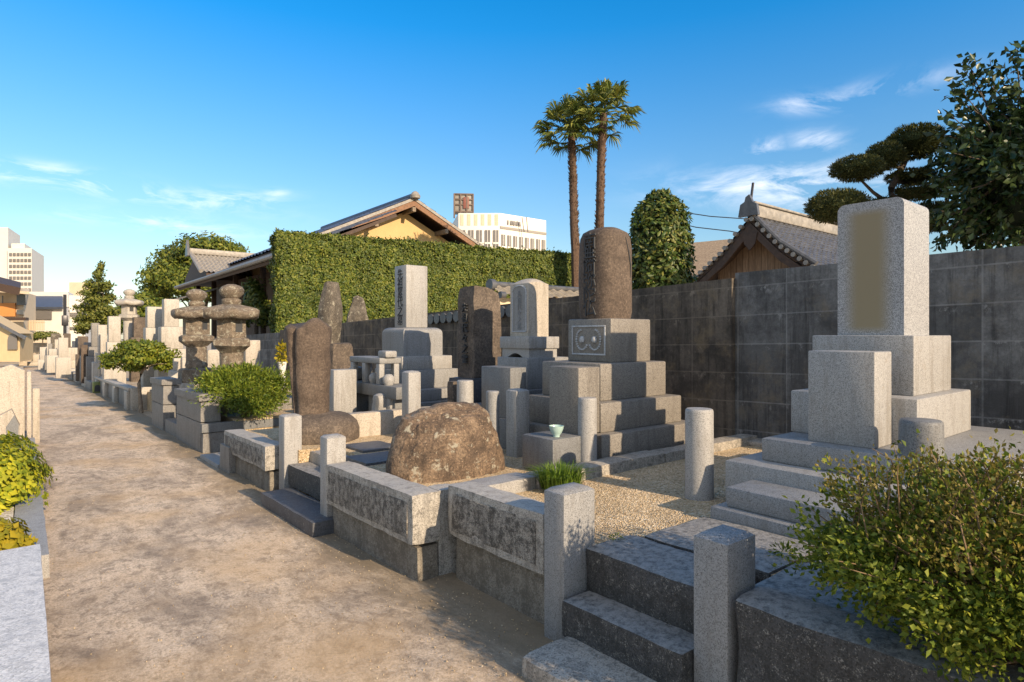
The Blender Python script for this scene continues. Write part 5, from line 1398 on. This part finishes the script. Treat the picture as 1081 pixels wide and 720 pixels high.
MB().slab(W(29, 324, 84.3), W(66, 324, 84.3), W(66, 312.5, 88.6), W(30, 312.5, 88.6), .3).build('roof', 'blue_roof', t)
facing_block(MB(), 36.5, 54.5, 328, 337, 84.7, .4).build('window', 'window_far', t)
facing_block(MB(), 26, 72, 308, 324, 89, 6).build('parapet', 'plaster_white', t)
t = thing('building', 'narrow white stepped building with grey bands right of the blue-roofed house', 'building', (W(76, 350, 90).x, W(76, 350, 90).y, -2))
facing_block(MB(), 69, 90, 312, 366, 90, 8).build('wall', 'plaster_white', t)
facing_block(MB(), 69, 90, 330, 333, 89.6, .5).build('band', 'window_far', t)
facing_block(MB(), 69, 90, 345, 347, 89.6, .5).build('band', 'window_far', t)
t = thing('building', 'beige flat-topped block behind the far pine', 'building', (W(82, 350, 130).x, W(82, 350, 130).y, -2))
facing_block(MB(), 73, 104, 298, 358, 130, 12).build('wall', 'plaster_cream', t)
t = thing('utility_pole', 'dark utility pole beside the blue-roofed house', 'pole', (W(68.5, 350, 70).x, W(68.5, 350, 70).y, -1.6))
a = W(68.5, 311, 70); MB().tube([(a.x, a.y, -1.6), tuple(a)], .16, 8).build('pole', 'metal_dark', t)
MB().box(a.x-.3, a.x+.3, a.y-.3, a.y+.3, a.z-3.6, a.z-2.4, .05).build('transformer', 'metal_dark', t)
t = thing('house', 'small ochre house with an arched window near the lane end', 'house', (W(5, 360, 52).x, W(5, 360, 52).y, -1.2))
a, b_ = W(-45, 378, 52), W(21, 378, 52)
facing_block(MB(), -45, 21, 352, 382, 52, 6).build('wall', 'plaster_straw', t)
p0, p1, p2 = W(-45, 352, 52), W(21, 352, 52), W(-20, 330, 52)
MB().add([p0, p1, p2, p0+Vector((1,4,0)), p1+Vector((1,4,0)), p2+Vector((1,4,0))], [(0,1,2), (3,5,4), (0,2,5,3), (1,4,5,2)]).build('gable', 'plaster_straw', t)
MB().slab(W(28, 356, 51.5), W(28, 354, 57), W(-22, 328, 57), W(-22, 329, 51.5), .25).build('roof', 'tile_grey', t)
ap = [W(8, 369, 51.8), W(18, 369, 51.8)]+[W(13+5*math.cos(R(a_)), 359-7*math.sin(R(a_)), 51.8) for a_ in range(0, 181, 20)]
n_ = len(ap); MB().add([tuple(p) for p in ap]+[tuple(p+Vector((.1,.4,0))) for p in ap], [tuple(range(n_)), tuple(range(n_, 2*n_))[::-1]]+[(i, (i+1) % n_, n_+(i+1) % n_, n_+i) for i in range(n_)]).build('window', 'window_far', t)
t = thing('boundary_wall', 'low beige bank wall closing the far end of the lane', 'wall', (W(45, 370, 66).x, W(45, 370, 66).y, -1.6))
facing_block(MB(), 20, 66, 362, 392, 66, 1).build('wall', 'rubble', t)
facing_block(MB(), 20, 50, 357, 363, 68, 1).build('upper_wall', 'plaster_cream', t)
t = thing('fence', 'pale slatted fence before the white house', 'fence', (W(36, 350, 78).x, W(36, 350, 78).y, -1.6))
for k in range(12): facing_block(MB(), 27+k*1.7, 28.2+k*1.7, 338, 349, 78, .1).build('slat', 'plaster_cream', t)
facing_block(MB(), 27, 47.5, 340, 341, 78.2, .1).build('rail', 'plaster_cream', t)
tree('low clipped bushes above the beige bank', 'shrub', 45, 356, 64, [(45,354,10,4,0),(34,356,8,3,1),(55,355,7,4,0)], 2500, .25, 'leaf_far', 101, .06)
tag(bpy.data.objects[[o.name for o in bpy.data.objects if o.name.startswith('shrub') and o.get('label', '').startswith('low clipped')][0]], cat='shrub')

# ================================================================== LIGHT, SKY, CAMERA
EL = R(23); sd = Vector((-.09, 1, 0)).normalized()*math.cos(EL)+Vector((0,0,-math.sin(EL)))
L = bpy.data.lights.new('sun', 'SUN'); L.energy = 4.0; L.angle = R(.5); L.color = (1, .78, .54)
so = bpy.data.objects.new('sun', L); COL.objects.link(so); so.rotation_euler = sd.to_track_quat('-Z', 'Y').to_euler(); so.location = (0, -20, 20)

wd = bpy.data.worlds.new('World'); scene.world = wd; wd.use_nodes = True
nt = wd.node_tree; nt.nodes.clear()
out = nt.nodes.new('ShaderNodeOutputWorld'); bg = nt.nodes.new('ShaderNodeBackground')
sky = nt.nodes.new('ShaderNodeTexSky'); sky.sky_type = 'NISHITA'; sky.sun_disc = False
sky.sun_elevation = EL; sky.sun_rotation = math.atan2(-sd.x, -sd.y); sky.air_density = 1.15; sky.dust_density = .4; sky.ozone_density = 3.0
n = N(nt)
tcg = [x for x in nt.nodes if x.type == 'TEX_COORD'][0].outputs['Generated']
s = n.sep(tcg)
den = n.math('ADD', n.math('MAXIMUM', s[2], 0.0), .10)
pl = n.comb(n.math('DIVIDE', s[0], den), n.math('DIVIDE', s[1], den))
ns = n.noise(3.6, 8, .62, v=n.map((.8,.8,1), rot=(0,0,R(-20)), v=pl), dist=.5)
tot = None
def dotn(vec):
    d = nt.nodes.new('ShaderNodeVectorMath'); d.operation = 'DOT_PRODUCT'; nt.links.new(tcg, d.inputs[0]); d.inputs[1].default_value = vec; return d.outputs['Value']
for (px, py, sx, sy, tilt, amt) in ((840,196,80,15,-.02,1.0),(868,212,60,10,0,.6),(865,108,26,6,-.1,.9),(925,94,34,6,-.25,.7),(862,148,16,7,0,.9),(808,156,12,7,-.3,.9),(105,196,75,6,.18,.9),(50,180,25,4,.15,.8),(232,212,40,7,.0,1.0),(190,237,50,6,.12,.6),(290,204,10,4,0,.7),(95,228,22,5,0,.35)):
    d = Vector(W(px, py, 100)-Vector((0,0,EYE))).normalized()
    e1 = Vector((RT[0], RT[1], 0)); e1 = (e1-d*e1.dot(d)).normalized(); e2 = e1.cross(d)*-1
    if e2.z < 0: e2 = -e2
    ct, st = math.cos(-tilt), math.sin(-tilt); f1 = e1*ct+e2*st; f2 = e2*ct-e1*st
    k = 640/math.sqrt(1+((px-540.5)/640)**2+((354-py)/640)**2)**1.5
    a = n.math('MULTIPLY', dotn(f1), k/sx*1.0); b = n.math('MULTIPLY', dotn(f2), k/sy*1.0)
    r2 = n.math('ADD', n.math('MULTIPLY', a, a), n.math('MULTIPLY', b, b))
    g = n.math('MULTIPLY', n.math('EXPONENT', n.math('MULTIPLY', r2, -1.0)), amt)
    tot = g if tot is None else n.math('MAXIMUM', tot, g)
fwd = n.ramp(dotn(Vector((FW[0], FW[1], 0))), [(.1, 0), (.2, 1)])
cm = n.math('MULTIPLY', n.math('MULTIPLY', n.ramp(ns, [(.45, 0), (.68, .8)]), tot), fwd)
satm = nt.nodes.new('ShaderNodeMath'); satm.operation = 'MULTIPLY'; satm.inputs[1].default_value = 1.9
hs = nt.nodes.new('ShaderNodeHueSaturation'); nt.links.new(n.ramp(s[2], [(.0, .44), (.12, .62), (.45, .76)]), satm.inputs[0]); nt.links.new(satm.outputs[0], hs.inputs['Saturation']); nt.links.new(n.ramp(s[2], [(.0, .60), (.18, .72), (.45, .98)]), hs.inputs['Value']); nt.links.new(sky.outputs[0], hs.inputs['Color'])
col = n.mix(cm, hs.outputs[0], (6.2, 6.1, 6.2))
# unseen broken white cloud added behind the viewer for neutral fill light
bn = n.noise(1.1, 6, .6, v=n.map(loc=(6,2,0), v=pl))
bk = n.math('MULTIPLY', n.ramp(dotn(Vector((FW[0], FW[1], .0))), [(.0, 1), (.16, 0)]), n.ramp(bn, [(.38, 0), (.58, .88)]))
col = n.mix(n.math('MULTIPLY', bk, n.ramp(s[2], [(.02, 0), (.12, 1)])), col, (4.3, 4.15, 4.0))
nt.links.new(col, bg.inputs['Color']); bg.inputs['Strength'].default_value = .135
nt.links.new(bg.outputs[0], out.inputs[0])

cam = bpy.data.cameras.new('camera'); cam.sensor_width = 36; cam.lens = 640/1081*36; cam.shift_y = -6/1081; cam.clip_end = 3000; cam.clip_start = .05
co = bpy.data.objects.new('camera', cam); COL.objects.link(co); co.location = (0, 0, EYE); co.rotation_euler = (R(90), 0, -TH)
scene.camera = co
scene.view_settings.view_transform = 'Standard'; scene.view_settings.look = 'None'; scene.view_settings.gamma = 1
scene.view_settings.exposure = .84
scene.cycles.use_denoising = True; scene.cycles.max_bounces = 6; scene.cycles.transparent_max_bounces = 4
